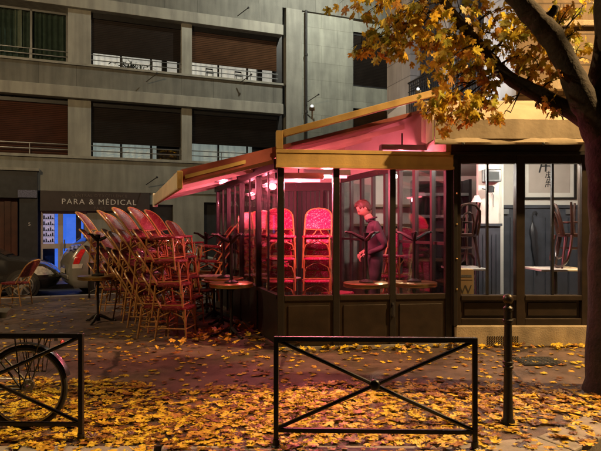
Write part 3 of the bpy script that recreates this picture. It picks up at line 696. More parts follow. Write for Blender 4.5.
MB().bb(0, PL, -.04, .04, 2.552, 3.25).build('partition_head', m_whitewall, ve, frame=FP, smooth=0)
DE = A + SD * 4.8; bdv = P1 - DE; BL = bdv.length; FB = (DE, math.atan2(bdv.y, bdv.x))
bw = MB().bb(.0, BL, 0, .08, 2.30, 2.46)
for x in (.02, .55, 1.1, 1.65, 2.2, BL - .06): bw.bb(x, x + .06, 0, .08, ZV, 2.298)
bw.build('back_frame', m_frame_red, ve, frame=FB, smooth=0)
bs = MB()
for i in range(int(BL / .09)): bs.bb(i * .09 + .006, i * .09 + .084, .10, .12 + .012 * (i % 2), ZV, 2.3)
bs.build('back_boarding', M('dark_boarding', (0.010, 0.008, 0.008), .5, var=.3), ve, frame=FB, smooth=0)
MB().prism([(0, 2.462), (BL, 2.462), (BL, 3.2), (0, 2.50)], 'Y', .02, .05).build('back_gable', m_whitewall, ve, frame=FB, smooth=0)
# white flashing between veranda roof and facade
MB().prism([(.02, 3.17), (.62, 3.02), (.62, 3.05), (.02, 3.22)], 'X', .15, 3.5).build('roof_flashing', M('white_metal_sheet', (.62, .63, .62), .4, var=.08), ve, frame=(FS[0], ROT_S), smooth=0)

# red awning stretched over the veranda and out over the side pavement
ra = thing('red_awning', 'long red canvas awning with beige front bar sloping out over the stacked chairs', 'awning', A)
def cz(y): return 2.60 - .284 * y
rows = []
for i in range(26):
    t_ = 4.95 * i / 25; rows.append([(t_, y, cz(y) - .025 * math.sin(math.pi * (y + 2.6) / 3.8) - .008 * math.sin(t_ * 4 + y)) for y in [-2.6 + 3.8 * j / 24 for j in range(25)]])
MB().sheet(rows).build('canvas', m_redcanvas, ra, frame=FSD, solid=.01)
fl = []
for j in range(20):
    y = -1.9 + 3.1 * j / 19; d = .17 if y > -.05 else .06; fl.append([(-.006 + .006 * math.sin(y * 11), y, cz(y) - .012), (-.012 + .010 * math.sin(y * 9 + 1), y, cz(y) - d)])
MB().sheet(fl).build('end_flap', m_flap, ra, frame=FSD, solid=.006)
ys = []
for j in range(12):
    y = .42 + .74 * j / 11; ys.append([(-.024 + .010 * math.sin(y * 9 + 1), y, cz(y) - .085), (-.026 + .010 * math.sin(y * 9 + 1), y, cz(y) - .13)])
MB().sheet(ys).build('lit_band', m_ochre, ra, frame=FSD, solid=.004)  # band of street-lamp light on the flap, painted as an ochre strip
for t_ in (1.0, 2.0, 3.0, 4.0):
    MB().sheet([[(t_ + dx, y, cz(y) + .009 - .025 * math.sin(math.pi * (y + 2.6) / 3.8) - .008 * math.sin(t_ * 4 + y)) for y in [-2.6 + 3.8 * j / 24 for j in range(25)]] for dx in (-.02, .02)]).build('seam', m_redcanvas, ra, frame=FSD, solid=.034)
MB().bb(-.02, 4.97, 1.19, 1.25, 2.01, 2.235).build('front_bar', m_valance, ra, frame=FSD, smooth=0, bevel=.02)
MB().bb(-.04, -.021, 1.185, 1.255, 2.02, 2.235).build('end_cap', m_ochre, ra, frame=FSD, smooth=0, bevel=.015)
MB().bb(4.971, 5.02, 1.17, 1.27, 1.98, 2.26).build('end_cap', m_whitewall, ra, frame=FSD, smooth=0, bevel=.015)
for t_ in (.12, 1.3, 2.5, 3.7, 4.85): MB().beam((t_, .03, 2.40), (t_, 1.18, 2.10), .05, .05).build('arm', m_pinkcanvas, ra, frame=FSD, smooth=0)

# infrared heaters glowing red inside the veranda
m_heat = M('glowing_red_element', (1, .2, .2), .4, emit=(1.0, .16, .20), estr=6)
def heater(loc, rz, label, power):
    t = thing('infrared_heater', label, 'heater', loc, rz, 'red heaters under the veranda roof')
    MB().prism([(-.09, .0), (.09, .0), (.06, .08), (-.06, .08)], 'X', -.32, .32).build('housing', m_metal_grey, t, smooth=0)
    MB().tube([(-.28, 0, -.012), (.28, 0, -.012)], .022, 8).build('heating_tube', m_heat, t)
    MB().tube([(0, 0, .08), (0, 0, .25)], .012, 6).build('bracket', m_metal_dark, t)
    light('POINT', 'heater_light', Vector(loc) - Vector((0, 0, .07)), power, REDHEAT, .05)
heater((1.46, 8.05, 2.66), ROT_F, 'glowing red strip heater under the roof just above the ochre beam', P_HEAT * .28)
heater((.36, 7.70, 2.27), ROT_F, 'glowing red heater hanging behind the middle glass panel', P_HEAT * 1.15)
heater((-.55, 9.4, 2.28), ROT_S, 'glowing red heater over the chairs along the side glazing', P_HEAT * .45)
heater((-.95, 10.9, 2.22), ROT_S, 'glowing red heater at the far end of the veranda', P_HEAT * .4)

_h = A + SD * 1.9 + Vector((-.952, -.306, 0)) * .36
heater((_h.x, _h.y, 2.29), ROT_S, 'red heater under the outer awning above the marble tables', P_HEAT * .14)
heater((-.02, 7.36, 2.19), ROT_F, 'added red heater hidden behind the left end of the ochre beam', P_HEAT * .55)  # extra heater out of view, added to light the chair fronts
# floodlights on the veranda roof washing the side facade
def flood(loc, label, power, aim):
    t = thing('floodlight', label, 'floodlight', loc, group='small white floodlights on the roof')
    MB().tube([(0, 0, -.12), (0, 0, 0)], .012, 6).build('bracket', m_metal_dark, t)
    MB().bb(-.04, .04, -.02, .04, 0, .05).build('housing', m_metal_dark, t, smooth=0, bevel=.01)
    MB().ball((0, .0, .065), .016, 8).build('lens', M('white_lens', (1, 1, 1), .3, emit=(.92, .96, 1), estr=22), t, smooth=0)
    light('SPOT', 'floodlight_beam', Vector(loc) + Vector((.06, .0, .16)), power, (.92, .95, 1.0), .05, aim, 140, .6)
flood((.17, 8.2, 3.27), 'small white floodlight at the lower end of the roof bar', P_FLOOD * .5, (2.4, 9.6, 5.2))
flood((1.62, 7.72, 3.40), 'small bright floodlight beside the cream awning', P_FLOOD, (2.75, 8.9, 4.6))
t = thing('roof_panel', 'small beige upright panel standing on the veranda roof', 'panel', (1.66, 9.6, 3.22), R(-25))
MB().prism([(-.16, 0), (.16, .10), (.16, .50), (-.16, .28)], 'Y', -.03, .03).build('sheet', m_valance, t, smooth=0); MB().bb(-.14, .14, -.06, .06, -.12, 0).build('foot', m_metal_dark, t, smooth=0)

# ------------------------------------------------------------------ rattan bistro chairs
def make_chair():
    t = thing('rattan_chair', '', 'chair')
    # seat: rounded square, slightly crowned
    k = 20; ring = []
    for i in range(k):
        a = 2 * math.pi * i / k; c, s_ = math.cos(a), math.sin(a); r = .225 / (abs(c) ** 4 + abs(s_) ** 4) ** .25
        ring.append((r * c, r * s_ * .97))
    s = MB(); vs = []
    for z, q in ((.425, .97), (.44, 1.0), (.462, .98), (.470, .6), (.472, .0001)): vs.append([(x * q, y * q, z) for x, y in ring])
    s.sheet([r + [r[0]] for r in vs]); s.build('seat', m_weave, t)
    back = lambda z: -.205 - .235 * ((z - .45) / .45) - .05 * ((z - .45) / .45) ** 2
    hw = lambda z: .20 if z < .72 else .20 * math.sqrt(max(0, 1 - ((z - .72) / .195) ** 3.2))
    arch = []
    for z in (.45, .52, .60, .68, .74, .80, .85, .885, .905): arch.append((back(z) + .05 * (hw(z) / .2) ** 2 , -hw(z), z))
    arch += [(back(.915), 0, .915)] + [(x, -y, z) for x, y, z in reversed(arch)]
    MB().tube(arch, .0135, 7).build('back_frame', m_rattan, t)
    rows = []
    for i in range(9):
        z = .585 + (.900 - .585) * i / 8; h = hw(z) - .008
        rows.append([(back(z) + .05 * (abs(u) * h / .2) ** 2, u * h, z) for u in [-1 + .25 * j for j in range(9)]])
    MB().sheet(rows).build('backrest', m_weave, t, solid=.014, smooth=60)
    b = MB().tube([(back(.58) + .05, -.19, .58), (back(.58) + .01, -.1, .575), (back(.58), 0, .572), (back(.58) + .01, .1, .575), (back(.58) + .05, .19, .58)], .009, 6)
    for y in (-.09, .09): b.tube([(-.19, y * 1.2, .46), (back(.53), y * .5, .53), (back(.57), y * .3, .575)], .008, 6)
    b.build('back_brace', m_rattan, t)
    for sx_, sy in ((1, 1), (1, -1), (-1, 1), (-1, -1)):
        if sx_ > 0: MB().tube([(.20, .195 * sy, 0), (.185, .185 * sy, .25), (.175, .18 * sy, .44)], [.0125, .014, .014], 7).build('leg', m_rattan, t)
        else: MB().tube([(-.255, .185 * sy, 0), (-.215, .185 * sy, .25), (-.19, .185 * sy, .45)], [.0125, .014, .014], 7).build('leg', m_rattan, t)
    st = MB()
    q = [(.19, .187), (-.225, .185), (-.225, -.185), (.19, -.187)]
    for i in range(4):
        a, c = q[i], q[(i + 1) % 4]; st.tube([(a[0], a[1], .17), (c[0], c[1], .17)], .009, 6)
        m_ = ((a[0] + c[0]) / 2, (a[1] + c[1]) / 2)
        st.tube([(a[0] * .98, a[1] * .98, .22), (a[0] * .8 + m_[0] * .2, a[1] * .8 + m_[1] * .2, .33), (m_[0], m_[1], .405), (c[0] * .8 + m_[0] * .2, c[1] * .8 + m_[1] * .2, .33), (c[0] * .98, c[1] * .98, .22)], .008, 6)
    st.build('stretcher', m_rattan, t)
    return t
chair0 = make_chair(); used = []
def chair(loc, rot, label, group):
    if not used:
        used.append(1); chair0.location = loc; chair0.rotation_euler = rot; chair0['label'] = label; chair0['group'] = group; return chair0
    return dup(chair0, loc, rot, label, group)
ORD = ['bottom', 'second from the ground', 'third from the ground', 'top']
def stack(x, y, az, n, where, group, z0=0.0, step=.32, lean=-.05):
    rr = random.Random(int(x * 1000 + y * 77))
    names = ORD if n == 4 else (['bottom', 'middle', 'top'] if n == 3 else ['bottom', 'second from the ground', 'third from the ground', 'fourth from the ground', 'top'])
    for k in range(n):
        c, s_ = math.cos(az), math.sin(az); d = lean * k + rr.uniform(-.012, .012)
        chair((x + c * d, y + s_ * d, z0 + step * k), (0, R(-2.0 * k) * .6, az + R(rr.uniform(-3, 3))), '%s rattan chair in %s' % (names[k], where), group)
GO = 'rattan chairs stacked on the pavement'; GI = 'red woven chairs inside the veranda'
stack(-1.72, 7.85, R(-6), 4, 'the stack nearest the barriers', GO)
stack(-2.14, 8.50, R(-2), 4, 'the stack just behind the front one', GO)
stack(-2.66, 9.35, R(0), 4, 'the middle stack of the slanting row', GO)
stack(-3.38, 10.25, R(3), 4, 'the outermost stack, behind the lone table', GO)
stack(-1.80, 8.95, R(-9), 4, 'the tall stack by the marble tables', GO, step=.32, lean=-.05)
stack(-1.78, 9.95, R(-160), 4, 'the stack turned towards the road', GO, step=.26)
stack(-2.02, 8.02, R(-4), 4, 'the stack squeezed beside the front one', GO, lean=-.04)
stack(-2.42, 8.88, R(-5), 4, 'the stack between the second and middle ones', GO, step=.30)
stack(-1.98, 10.95, R(-20), 4, 'the stack at the far end of the awning', GO, step=.27)
stack(-2.95, 9.75, R(-6), 3, 'the low stack behind the slanting row', GO, step=.30)
stack(-2.45, 10.4, R(-15), 4, 'the stack hidden farthest back in the cluster', GO)
chair((-5.76, 11.3, 0), (0, 0, R(172)), 'lone rattan chair standing apart by the dark parked car', GO)
stack(.235, 8.0, R(-93), 4, 'the magenta-lit stack in mid glazing', GI, ZV, .31, -.02)
stack(-.275, 8.0, R(-86), 4, 'the stack behind the veranda corner post', GI, ZV, .31, -.02)
stack(-.50, 9.15, R(-70), 4, 'the stack along the side glazing', GI, ZV, .31, -.02)
stack(-.95, 10.4, R(-80), 4, 'the stack at the far end of the veranda', GI, ZV, .31, -.02)
chair((.62, 9.2, ZV), (0, 0, R(-40)), 'single red woven chair on the floor left of the waiter', GI)
stack(1.42, 8.75, R(-120), 3, 'the low stack behind the right glass panel', GI, ZV, .31, -.02)

for o in list(bpy.data.objects):      # same chairs indoors: the heaters' pink light is put into the weave colour
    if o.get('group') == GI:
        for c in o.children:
            if c.data and c.name.split('.')[0] in ('seat', 'backrest'): c.material_slots[0].link = 'OBJECT'; c.material_slots[0].material = m_weave_lit
# ------------------------------------------------------------------ bistro tables, each pair stacked top to top
def make_table():
    t = thing('bistro_table', '', 'table')
    MB().lathe([(.0005, .712), (.298, .712), (.305, .716), (.305, .730), (.300, .735), (.0005, .735)], n=40).build('tabletop', m_marble, t)
    MB().lathe([(.306, .708), (.313, .712), (.313, .732), (.306, .736), (.3055, .72)], n=40).build('rim', m_brass, t)
    MB().lathe([(.045, .03), (.032, .10), (.020, .14), (.020, .60), (.03, .66), (.10, .69), (.10, .712)], n=16).build('column', m_iron, t)
    b = MB()
    for k in range(3):
        a = 2 * math.pi * k / 3 + .3; c, s_ = math.cos(a), math.sin(a)
        b.tube([(0.02 * c, .02 * s_, .12), (.10 * c, .10 * s_, .085), (.20 * c, .20 * s_, .03), (.27 * c, .27 * s_, .022)], [.03, .026, .02, .016], 8); b.ball((.275 * c, .275 * s_, .018), .024, 6, (1, 1, .75))
    b.build('base', m_iron, t)
    return t
tab0 = make_table(); tused = []
def table(loc, rot, label, group):
    if not tused:
        tused.append(1); tab0.location = loc; tab0.rotation_euler = rot; tab0['label'] = label; tab0['group'] = group; return tab0
    return dup(tab0, loc, rot, label, group)
def pair(x, y, where, group, z0=0.0, rz=.0, top=True, off=(0, 0)):
    table((x, y, z0), (0, 0, rz), 'upright round pedestal table, %s' % where, group)
    if top: table((x + off[0], y + off[1], z0 + 1.474), (math.pi, 0, rz + .5), 'upturned pedestal table, %s' % where, group)
GT = 'round pedestal tables on the pavement'; GTI = 'round pedestal tables inside the veranda'
pair(-3.33, 9.2, 'apart before the outermost chair stack', GT, rz=.2)
pair(-.99, 8.02, 'first of the row along the side glazing', GT, rz=.9)
pair(-1.24, 8.80, 'second of the row along the side glazing', GT, rz=.1, off=(.03, .02))
pair(-1.48, 9.58, 'third of the row along the side glazing', GT, rz=1.5, top=False)
pair(-1.76, 10.5, 'last of the row along the side glazing', GT, rz=.4)
pair(.90, 7.66, 'inside the glass before the waiter', GTI, ZV, .6)
pair(1.57, 7.74, 'inside the right veranda panel beside the shopfront', GTI, ZV, .2)
pair(-.3, 8.75, 'between the chair stacks inside the veranda', GTI, ZV, 1.1, top=False)
pair(-.62, 9.95, 'at the far end inside the veranda', GTI, ZV, .3, top=False)

# ------------------------------------------------------------------ dining-room things seen through the shopfront
m_bent = M('dark_bentwood', (0.030, 0.012, 0.008), .28, var=.25, coat=.3)
def make_bent():
    t = thing('bentwood_chair', '', 'chair')
    MB().lathe([(.19, .435), (.205, .445), (.205, .462), (.19, .47), (.001, .462)], n=24).build('seat', m_bent, t)
    arch = [(-.16, -.17, .46), (-.20, -.185, .65), (-.235, -.17, .80), (-.25, -.10, .885), (-.255, 0, .905)]; arch += [(x, -y, z) for x, y, z in reversed(arch[:-1])]
    MB().tube(arch, .020, 8).build('back_frame', m_bent, t)
    inn = [(-.17, -.09, .46), (-.205, -.095, .64), (-.232, -.06, .76), (-.238, 0, .79)]; inn += [(x, -y, z) for x, y, z in reversed(inn[:-1])]
    MB().tube(inn, .014, 6).build('back_loop', m_bent, t)
    for sx_, sy in ((1, 1), (1, -1), (-1, 1), (-1, -1)): MB().tube([(.19 * sx_, .19 * sy, 0), (.15 * sx_, .16 * sy, .3), (.13 * sx_, .14 * sy, .44)], [.016, .020, .024], 7).build('leg', m_bent, t)
    MB().tube([(.155 * math.cos(q * math.pi / 8), .155 * math.sin(q * math.pi / 8), .28) for q in range(16)], .013, 6, closed=True).build('ring', m_bent, t)
    return t
bent0 = make_bent(); GB = 'bentwood chairs in the dining room'
m_whitetop = M('pale_laminate_top', (.66, .62, .56), .3, var=.06)
def dtable(x, y, label, wd=.62, dp=.6):
    t = thing('dining_table', label, 'table', (x, y, ZF), 0, 'pale dining tables in the shop')
    MB().bb(-wd / 2, wd / 2, -dp / 2, dp / 2, .715, .745).build('tabletop', m_whitetop, t, smooth=0, bevel=.006)
    MB().lathe([(.03, .03), (.025, .71)], n=12).build('column', m_iron, t); MB().bb(-.25, .25, -.03, .03, 0, .03).bb(-.03, .03, -.25, .25, 0, .03).build('base', m_iron, t, smooth=0)
dtable(3.62, 7.95, 'pale square table below the framed picture, bentwood chairs piled on it', .66)
dtable(2.36, 8.12, 'pale square table beside the cardboard carton, chairs piled on it', .5)
ZT = ZF + .745
bent0.location = (3.86, 7.93, ZT); bent0.rotation_euler = (0, 0, R(-12)); dup(bent0, (3.86, 7.93, ZT + .925), (math.pi, 0, R(14)), 'upturned bentwood chair resting on the chair beneath the framed picture')['group'] = GB; bent0['label'] = 'dark bentwood chair standing on the table beneath the framed picture'; bent0['group'] = GB
dup(bent0, (2.33, 8.12, ZT), (0, 0, R(100)), 'bentwood chair standing on the table above the cardboard carton', GB)
dup(bent0, (2.33, 8.12, ZT + .925), (math.pi, 0, R(-80)), 'upturned bentwood chair resting on the chair above the carton', GB)
dup(bent0, (2.62, 9.3, ZF), (0, 0, R(100)), 'upright bentwood chair at the back near the black cabinet', GB)
# framed picture with a column of brush characters
pc = thing('framed_picture', 'large framed sheet with a column of black brush characters on the white wall', 'picture', (4.10, YB, 2.02))
MB().bb(-.44, .44, -.045, -.005, 0, .035).bb(-.44, .44, -.045, -.005, 1.0, 1.035).bb(-.44, -.405, -.045, -.005, .035, 1.0).bb(.405, .44, -.045, -.005, .035, 1.0).build('frame', m_black_frame, pc, smooth=0)
MB().bb(-.405, .405, -.02, -.006, .035, 1.0).build('mount', m_whitewall, pc, smooth=0)
MB().bb(-.34, .34, -.026, -.0205, .11, .95).build('paper', M('grey_beige_paper', (.42, .36, .31), .8, var=.06), pc, smooth=0)
ink = M('black_ink', (.02, .018, .018), .6)
st = MB(); rr = random.Random(3)
def stroke(x, z, x2, z2, w_): st.beam((x, -.028, z), (x2, -.028, z2), .004, w_, up=(0, 0, 1)) if abs(x2 - x) > abs(z2 - z) else st.beam((x, -.028, z), (x2, -.028, z2), w_, .004, up=(0, 1, 0))
for (cx, cz_, sz) in ((-.05, .56, .13), (-.01, .41, .06), (.0, .33, .055), (-.02, .25, .055)):
    stroke(cx - sz * .8, cz_ + sz * .5, cx + sz * .8, cz_ + sz * .55, sz * .18); stroke(cx, cz_ + sz, cx - sz * .1, cz_ - sz * .8, sz * .22)
    stroke(cx - sz * .7, cz_ - sz * .1, cx + sz * .6, cz_ - sz * .05, sz * .16); stroke(cx - sz * .6, cz_ + sz * .2, cx - sz * .9, cz_ - sz * .9, sz * .2); stroke(cx + sz * .5, cz_ - .1 * sz, cx + sz * .8, cz_ - sz * .8, sz * .18)
st.build('brush_writing', ink, pc, smooth=0)
um = thing('umbrella', 'closed black umbrella hanging on the wainscot beneath the framed picture', 'umbrella', (3.80, 9.17, 1.62), R(8))
MB().tube([(0, 0, .14), (0, -.0, .06), (0, 0, 0)], .008, 6).tube([(0, 0, .14), (.02, 0, .19), (.06, 0, .20), (.085, 0, .16)], .012, 8).build('handle', m_black, um)
pr = [(.012, .02), (.05, -.08), (.06, -.16), (.045, -.30), (.055, -.38), (.03, -.62), (.01, -.80)]
o = MB().lathe(pr, n=14); o.v = [(x * (1 + .3 * math.sin(6 * math.atan2(y, x))) - z * .10, y, z) for x, y, z in o.v]; o.build('canopy', M('black_nylon', (.02, .02, .024), .45, var=.3), um)
wl2 = thing('wall_light', 'black swing-arm wall lamp on the narrow white wall', 'lamp', (2.86, 8.61, 2.12))
MB().tube([(.06, -.01, 0), (.0, -.14, .0), (-.14, -.22, .02)], .008, 6).build('arm', m_black, wl2); MB().lathe([(.02, -.02), (.055, -.03), (.06, .05), (.03, .07)], (.01, -.15, -.0), 14).build('lamp_shade', m_black, wl2); MB().tube([(.06, -.012, 0), (.1, -.012, -.06), (.11, -.012, -.25)], .004, 5).build('cable', m_black, wl2)
ls = thing('lamp', 'white conical lampshade standing before the black cabinet', 'lamp', (2.66, 8.45, ZF))
MB().lathe([(.03, 1.80), (.08, 1.70), (.075, 1.70), (.025, 1.80)], n=24).build('lamp_shade', M('white_shade', (.7, .68, .62), .7, var=.05), ls); MB().lathe([(.012, .03), (.012, 1.78)], n=8).build('stem', m_metal_dark, ls); MB().lathe([(.14, 0), (.13, .025), (.02, .04)], n=18).build('base', m_metal_dark, ls)
ct = thing('cardboard_carton', 'tall pale brown cardboard carton printed with a black W by the window', 'carton', (2.24, 7.72, ZF))
m_card = M('cardboard', (.50, .36, .19), .8, var=.1, scale=5)
MB().bb(-.115, .115, -.11, .11, 0, .75).build('body', m_card, ct, smooth=0, bevel=.004)
MB().bb(-.095, .085, -.112, -.1105, .64, .675).build('print_band', M('blue_grey_print', (.16, .17, .17), .7, var=.4, scale=60), ct, smooth=0)
MB().bb(-.095, .095, -.112, -.1105, .60, .608).build('print_line', M('dark_print', (.14, .12, .10), .7), ct, smooth=0)
text('W', .17, M('brown_print', (.10, .09, .07), .7), ct, (0, -.1118, .47), (R(90), 0, 0), extrude=.0006)
sm = MB().bb(3.3, 3.42, YB - .06, YB - .041, 1.78, 1.86).bb(4.36, 4.48, YB - .06, YB - .041, 1.78, 1.86); sm.build('socket_plate', m_metal_grey, b2, world=True, smooth=0)
ac = thing('wall_unit', 'black boxed unit high under the ceiling over the swing-arm lamp', 'appliance', (2.80, 8.56, 2.28))
MB().bb(-.02, .24, -.1, .04, -.03, .16).build('case', m_black_frame, ac, smooth=0, bevel=.01); MB().bb(.03, .2, -.104, -.1, 0, .12).build('screen', M('grey_green_screen', (.03, .036, .035), .7, var=.2, scale=20), ac, smooth=0)
# ------------------------------------------------------------------ the waiter
def grow(joints, edges, sub=2, root=0):
    """one smooth skinned body from joints (name -> (pos, rx, ry)); returns verts, faces"""
    names = list(joints); bm = bmesh.new(); vs = [bm.verts.new(joints[n][0]) for n in names]
    for a, b in edges: bm.edges.new((vs[names.index(a)], vs[names.index(b)]))
    me = bpy.data.meshes.new('skel'); bm.to_mesh(me); bm.free()
    o = bpy.data.objects.new('skel', me); COL.objects.link(o)
    md = o.modifiers.new('skin', 'SKIN'); md.use_smooth_shade = True
    for i, n in enumerate(names):
        d = me.skin_vertices[0].data[i]; d.radius = (joints[n][1], joints[n][2]); d.use_root = (i == root)
    s = o.modifiers.new('sub', 'SUBSURF'); s.levels = sub; s.render_levels = sub
    dg = bpy.context.evaluated_depsgraph_get(); e = o.evaluated_get(dg).to_mesh()
    v = [tuple(q.co) for q in e.vertices]; f = [tuple(p.vertices) for p in e.polygons]
    bpy.data.objects.remove(o); return v, f
J = {'pelvis': ((0, 0, .96), .145, .115), 'waist': ((.01, 0, 1.10), .14, .112), 'chest': ((.015, 0, 1.30), .18, .14), 'neckb': ((.055, 0, 1.46), .075, .07), 'neck': ((.10, 0, 1.535), .058, .06), 'headb': ((.125, 0, 1.59), .055, .058)}
for s_, n in ((1, 'l'), (-1, 'r')):
    J['sh' + n] = ((.02, .175 * s_, 1.42), .068, .068)
    J['el' + n] = ((-.10 if n == 'l' else -.02, .235 * s_, 1.14), .047, .05)
    J['wr' + n] = ((.13 if n == 'l' else .15, (.17 if n == 'l' else .10) * s_, 1.04 if n == 'l' else 1.06), .031, .036)
    J['hip' + n] = ((0, .095 * s_, .90), .10, .11)
    J['kn' + n] = ((.04 if n == 'l' else -.01, .10 * s_, .50), .066, .066)
    J['an' + n] = ((-.01 if n == 'l' else -.08, .10 * s_, .10), .047, .05)
    J['to' + n] = ((.15 if n == 'l' else .08, .115 * s_, .035), .045, .03)
E = [('pelvis', 'waist'), ('waist', 'chest'), ('chest', 'neckb'), ('neckb', 'neck'), ('neck', 'headb')]
for n in 'lr': E += [('chest', 'sh' + n), ('sh' + n, 'el' + n), ('el' + n, 'wr' + n), ('pelvis', 'hip' + n), ('hip' + n, 'kn' + n), ('kn' + n, 'an' + n), ('an' + n, 'to' + n)]
bv, bf = grow(J, E, 3)
def fold(v):      # creases in the cloth
    x, y, z = v
    if z > 1.47 or z < .1: return v
    a = .0055 * math.sin(38 * z + 14 * y + 3 * math.sin(9 * x + 11 * y)) * (.4 + .6 * abs(math.sin(5 * z + 2)))
    return (x * (1 + a * 5) + a * .5, y * (1 + a * 5), z)
bv = [fold(v) for v in bv]
# head: shaped ball with nose, brow, chin and ears
hd = MB(); hd.ball((0, 0, 0), 1.0, 22)
def headv(v):
    x, y, z = v
    fx_, fy, fz = x * .098, y * .076, z * .122
    if z < 0: fy *= 1 - .30 * z * z; fx_ *= 1 - .10 * z * z
    if x > .55 and abs(y) < .22 and -.30 < z < .16: fx_ += .024 * (1 - abs(y) / .22) * (1 - max(0, z + .12) / .30 if z > -.12 else 1 - (-.12 - z) / .2)
    if x > .5 and .04 < z < .24 and .2 < abs(y) < .6: fx_ -= .010
    if x > .5 and .24 < z < .4: fx_ += .005
    if x > .6 and -.62 < z < -.5 and abs(y) < .4: fx_ -= .006
    if x > .4 and z < -.72: fx_ += .014
    return (fx_, fy, fz)
hd.v = [headv(v) for v in hd.v]
for s_ in (1, -1): hd.ball((-.008, .076 * s_, -.005), .03, 6, (.55, .35, 1))
hm = Matrix.Translation((.158, 0, 1.652)) @ Matrix.Rotation(R(38), 4, 'Y')
hd.v = [tuple(hm @ Vector(v)) for v in hd.v]
hands = MB()
for n, s_ in (('l', 1), ('r', -1)):
    w0 = Vector(J['wr' + n][0]); e0 = Vector(J['el' + n][0]); d = (w0 - e0).normalized(); side = Vector((0, -s_, 0)); side = (side - d * side.dot(d)).normalized(); dn = d.cross(side); dn = dn if dn.z < 0 else -dn
    pc_ = w0 + d * .055
    hj = {'w': (w0 - d * .01, .029, .022), 'p': (w0 + d * .045, .036, .018), 'q': (w0 + d * .085, .038, .016)}
    v, f_ = grow(hj, [('w', 'p'), ('p', 'q')], 2); hands.add(v, f_)
    for i, (o_, L_) in enumerate(((-.030, .070), (-.010, .080), (.010, .075), (.029, .058))):
        b0 = w0 + d * .085 + side * (-o_)
        fj = {'a': (b0, .0095, .0095), 'b': (b0 + d * L_ * .42 + dn * .012, .009, .009), 'c': (b0 + d * L_ * .66 + dn * (.034 + .003 * i), .0082, .0082), 'd': (b0 + d * L_ * .66 + dn * (.058 + .003 * i), .007, .007)}
        v, f_ = grow(fj, [('a', 'b'), ('b', 'c'), ('c', 'd')], 1); hands.add(v, f_)
    b0 = w0 + d * .03 + side * .028
    fj = {'a': (b0, .012, .012), 'b': (b0 + d * .03 + side * .022 + dn * .012, .0105, .0105), 'c': (b0 + d * .055 + side * .018 + dn * .03, .009, .009)}
    v, f_ = grow(fj, [('a', 'b'), ('b', 'c')], 1); hands.add(v, f_)
m_skin = M('skin', (.33, .19, .14), .5, var=.08); m_shirt = M('dark_plum_shirt', (.035, .016, .028), .75, var=.2, scale=10, bump=.3, bscale=14); m_trous = M('dark_trousers', (.025, .02, .025), .8, var=.2, bump=.3, bscale=12); m_shoe = M('black_shoes', (.02, .018, .018), .4)
pe = thing('person', 'waiter in dark plum shirt and dark trousers, head bent over a table inside the veranda', 'person', (1.13, 8.42, ZV), math.pi)
pe.scale = (1.09,) * 3
body = MB(); body.add(bv, bf); nb = len(body.f); body.add(hd.v, hd.f); body.add(hands.v, hands.f)
bo = body.build('body', [m_skin, m_shirt, m_trous, m_shoe], pe, smooth=70)
def wrist_side(c):
    for n in 'lr':
        w0 = Vector(J['wr' + n][0])
        if (c - w0).length < .045: return True
    return False
for p in bo.data.polygons:
    c = p.center
    if c.z < .09: p.material_index = 3
    elif c.z < .985 and abs(c.y) < .2 and c.x < .12: p.material_index = 2
    elif c.z < 1.515 and not (c.x > .055 and c.z > 1.5): p.material_index = 1
for p in bo.data.polygons:
    if any((p.center - (Vector(J['wr' + n][0]) + (Vector(J['wr' + n][0]) - Vector(J['el' + n][0])).normalized() * .08)).length < .093 for n in 'lr'): p.material_index = 0
hr = MB(); hr.ball((0, 0, 0), 1.0, 22)
rr = random.Random(5)
hv = []
for (x, y, z) in hr.v:
    q = (.014 if z > .35 else .007 + .007 * max(0, z) / .35) + .006 * math.sin(15 * x + 10 * y + 2) * math.sin(13 * z + 8 * y) + rr.uniform(-.004, .004)
    lim = -.62 if x < -.25 else (-.05 if x < .1 else .08 + .35 * max(0, x))
    q = q if z > lim + (.30 if x > .55 else 0) else -.014
    hv.append((x * (.098 + q), y * (.076 + q), z * (.122 + q) + (.012 if (x > .3 and z > .5) else 0)))
hr.v = [tuple(hm @ Vector(v)) for v in hv]
hr.build('hair', M('dark_brown_hair', (.04, .016, .009), .6, var=.5, scale=40, bump=.6, bscale=70), pe, smooth=80)
ey = MB()
for s_ in (1, -1):
    for c_, r_, q_ in (((.084, .032 * s_, .006), .010, (.6, 1, .55)), ((.092, .034 * s_, .027), .016, (.35, 1, .28)), ((.090, .012 * s_, -.062), .012, (.35, 1, .25))):
        o_ = len(ey.v); ey.ball(c_, r_, 6, q_); ey.v[o_:] = [tuple(hm @ Vector(v)) for v in ey.v[o_:]]
ey.build('face_features', M('eyes_and_brows', (.05, .02, .015), .5), pe)
# collar and glowing card reader he holds
cl = MB().tube([(.055 + .07 * math.cos(q * math.pi / 8) , .068 * math.sin(q * math.pi / 8), 1.518 + .018 * math.cos(q * math.pi / 8 + math.pi)) for q in range(16)], .012, 6, closed=True)
cl.build('collar', m_shirt, pe)

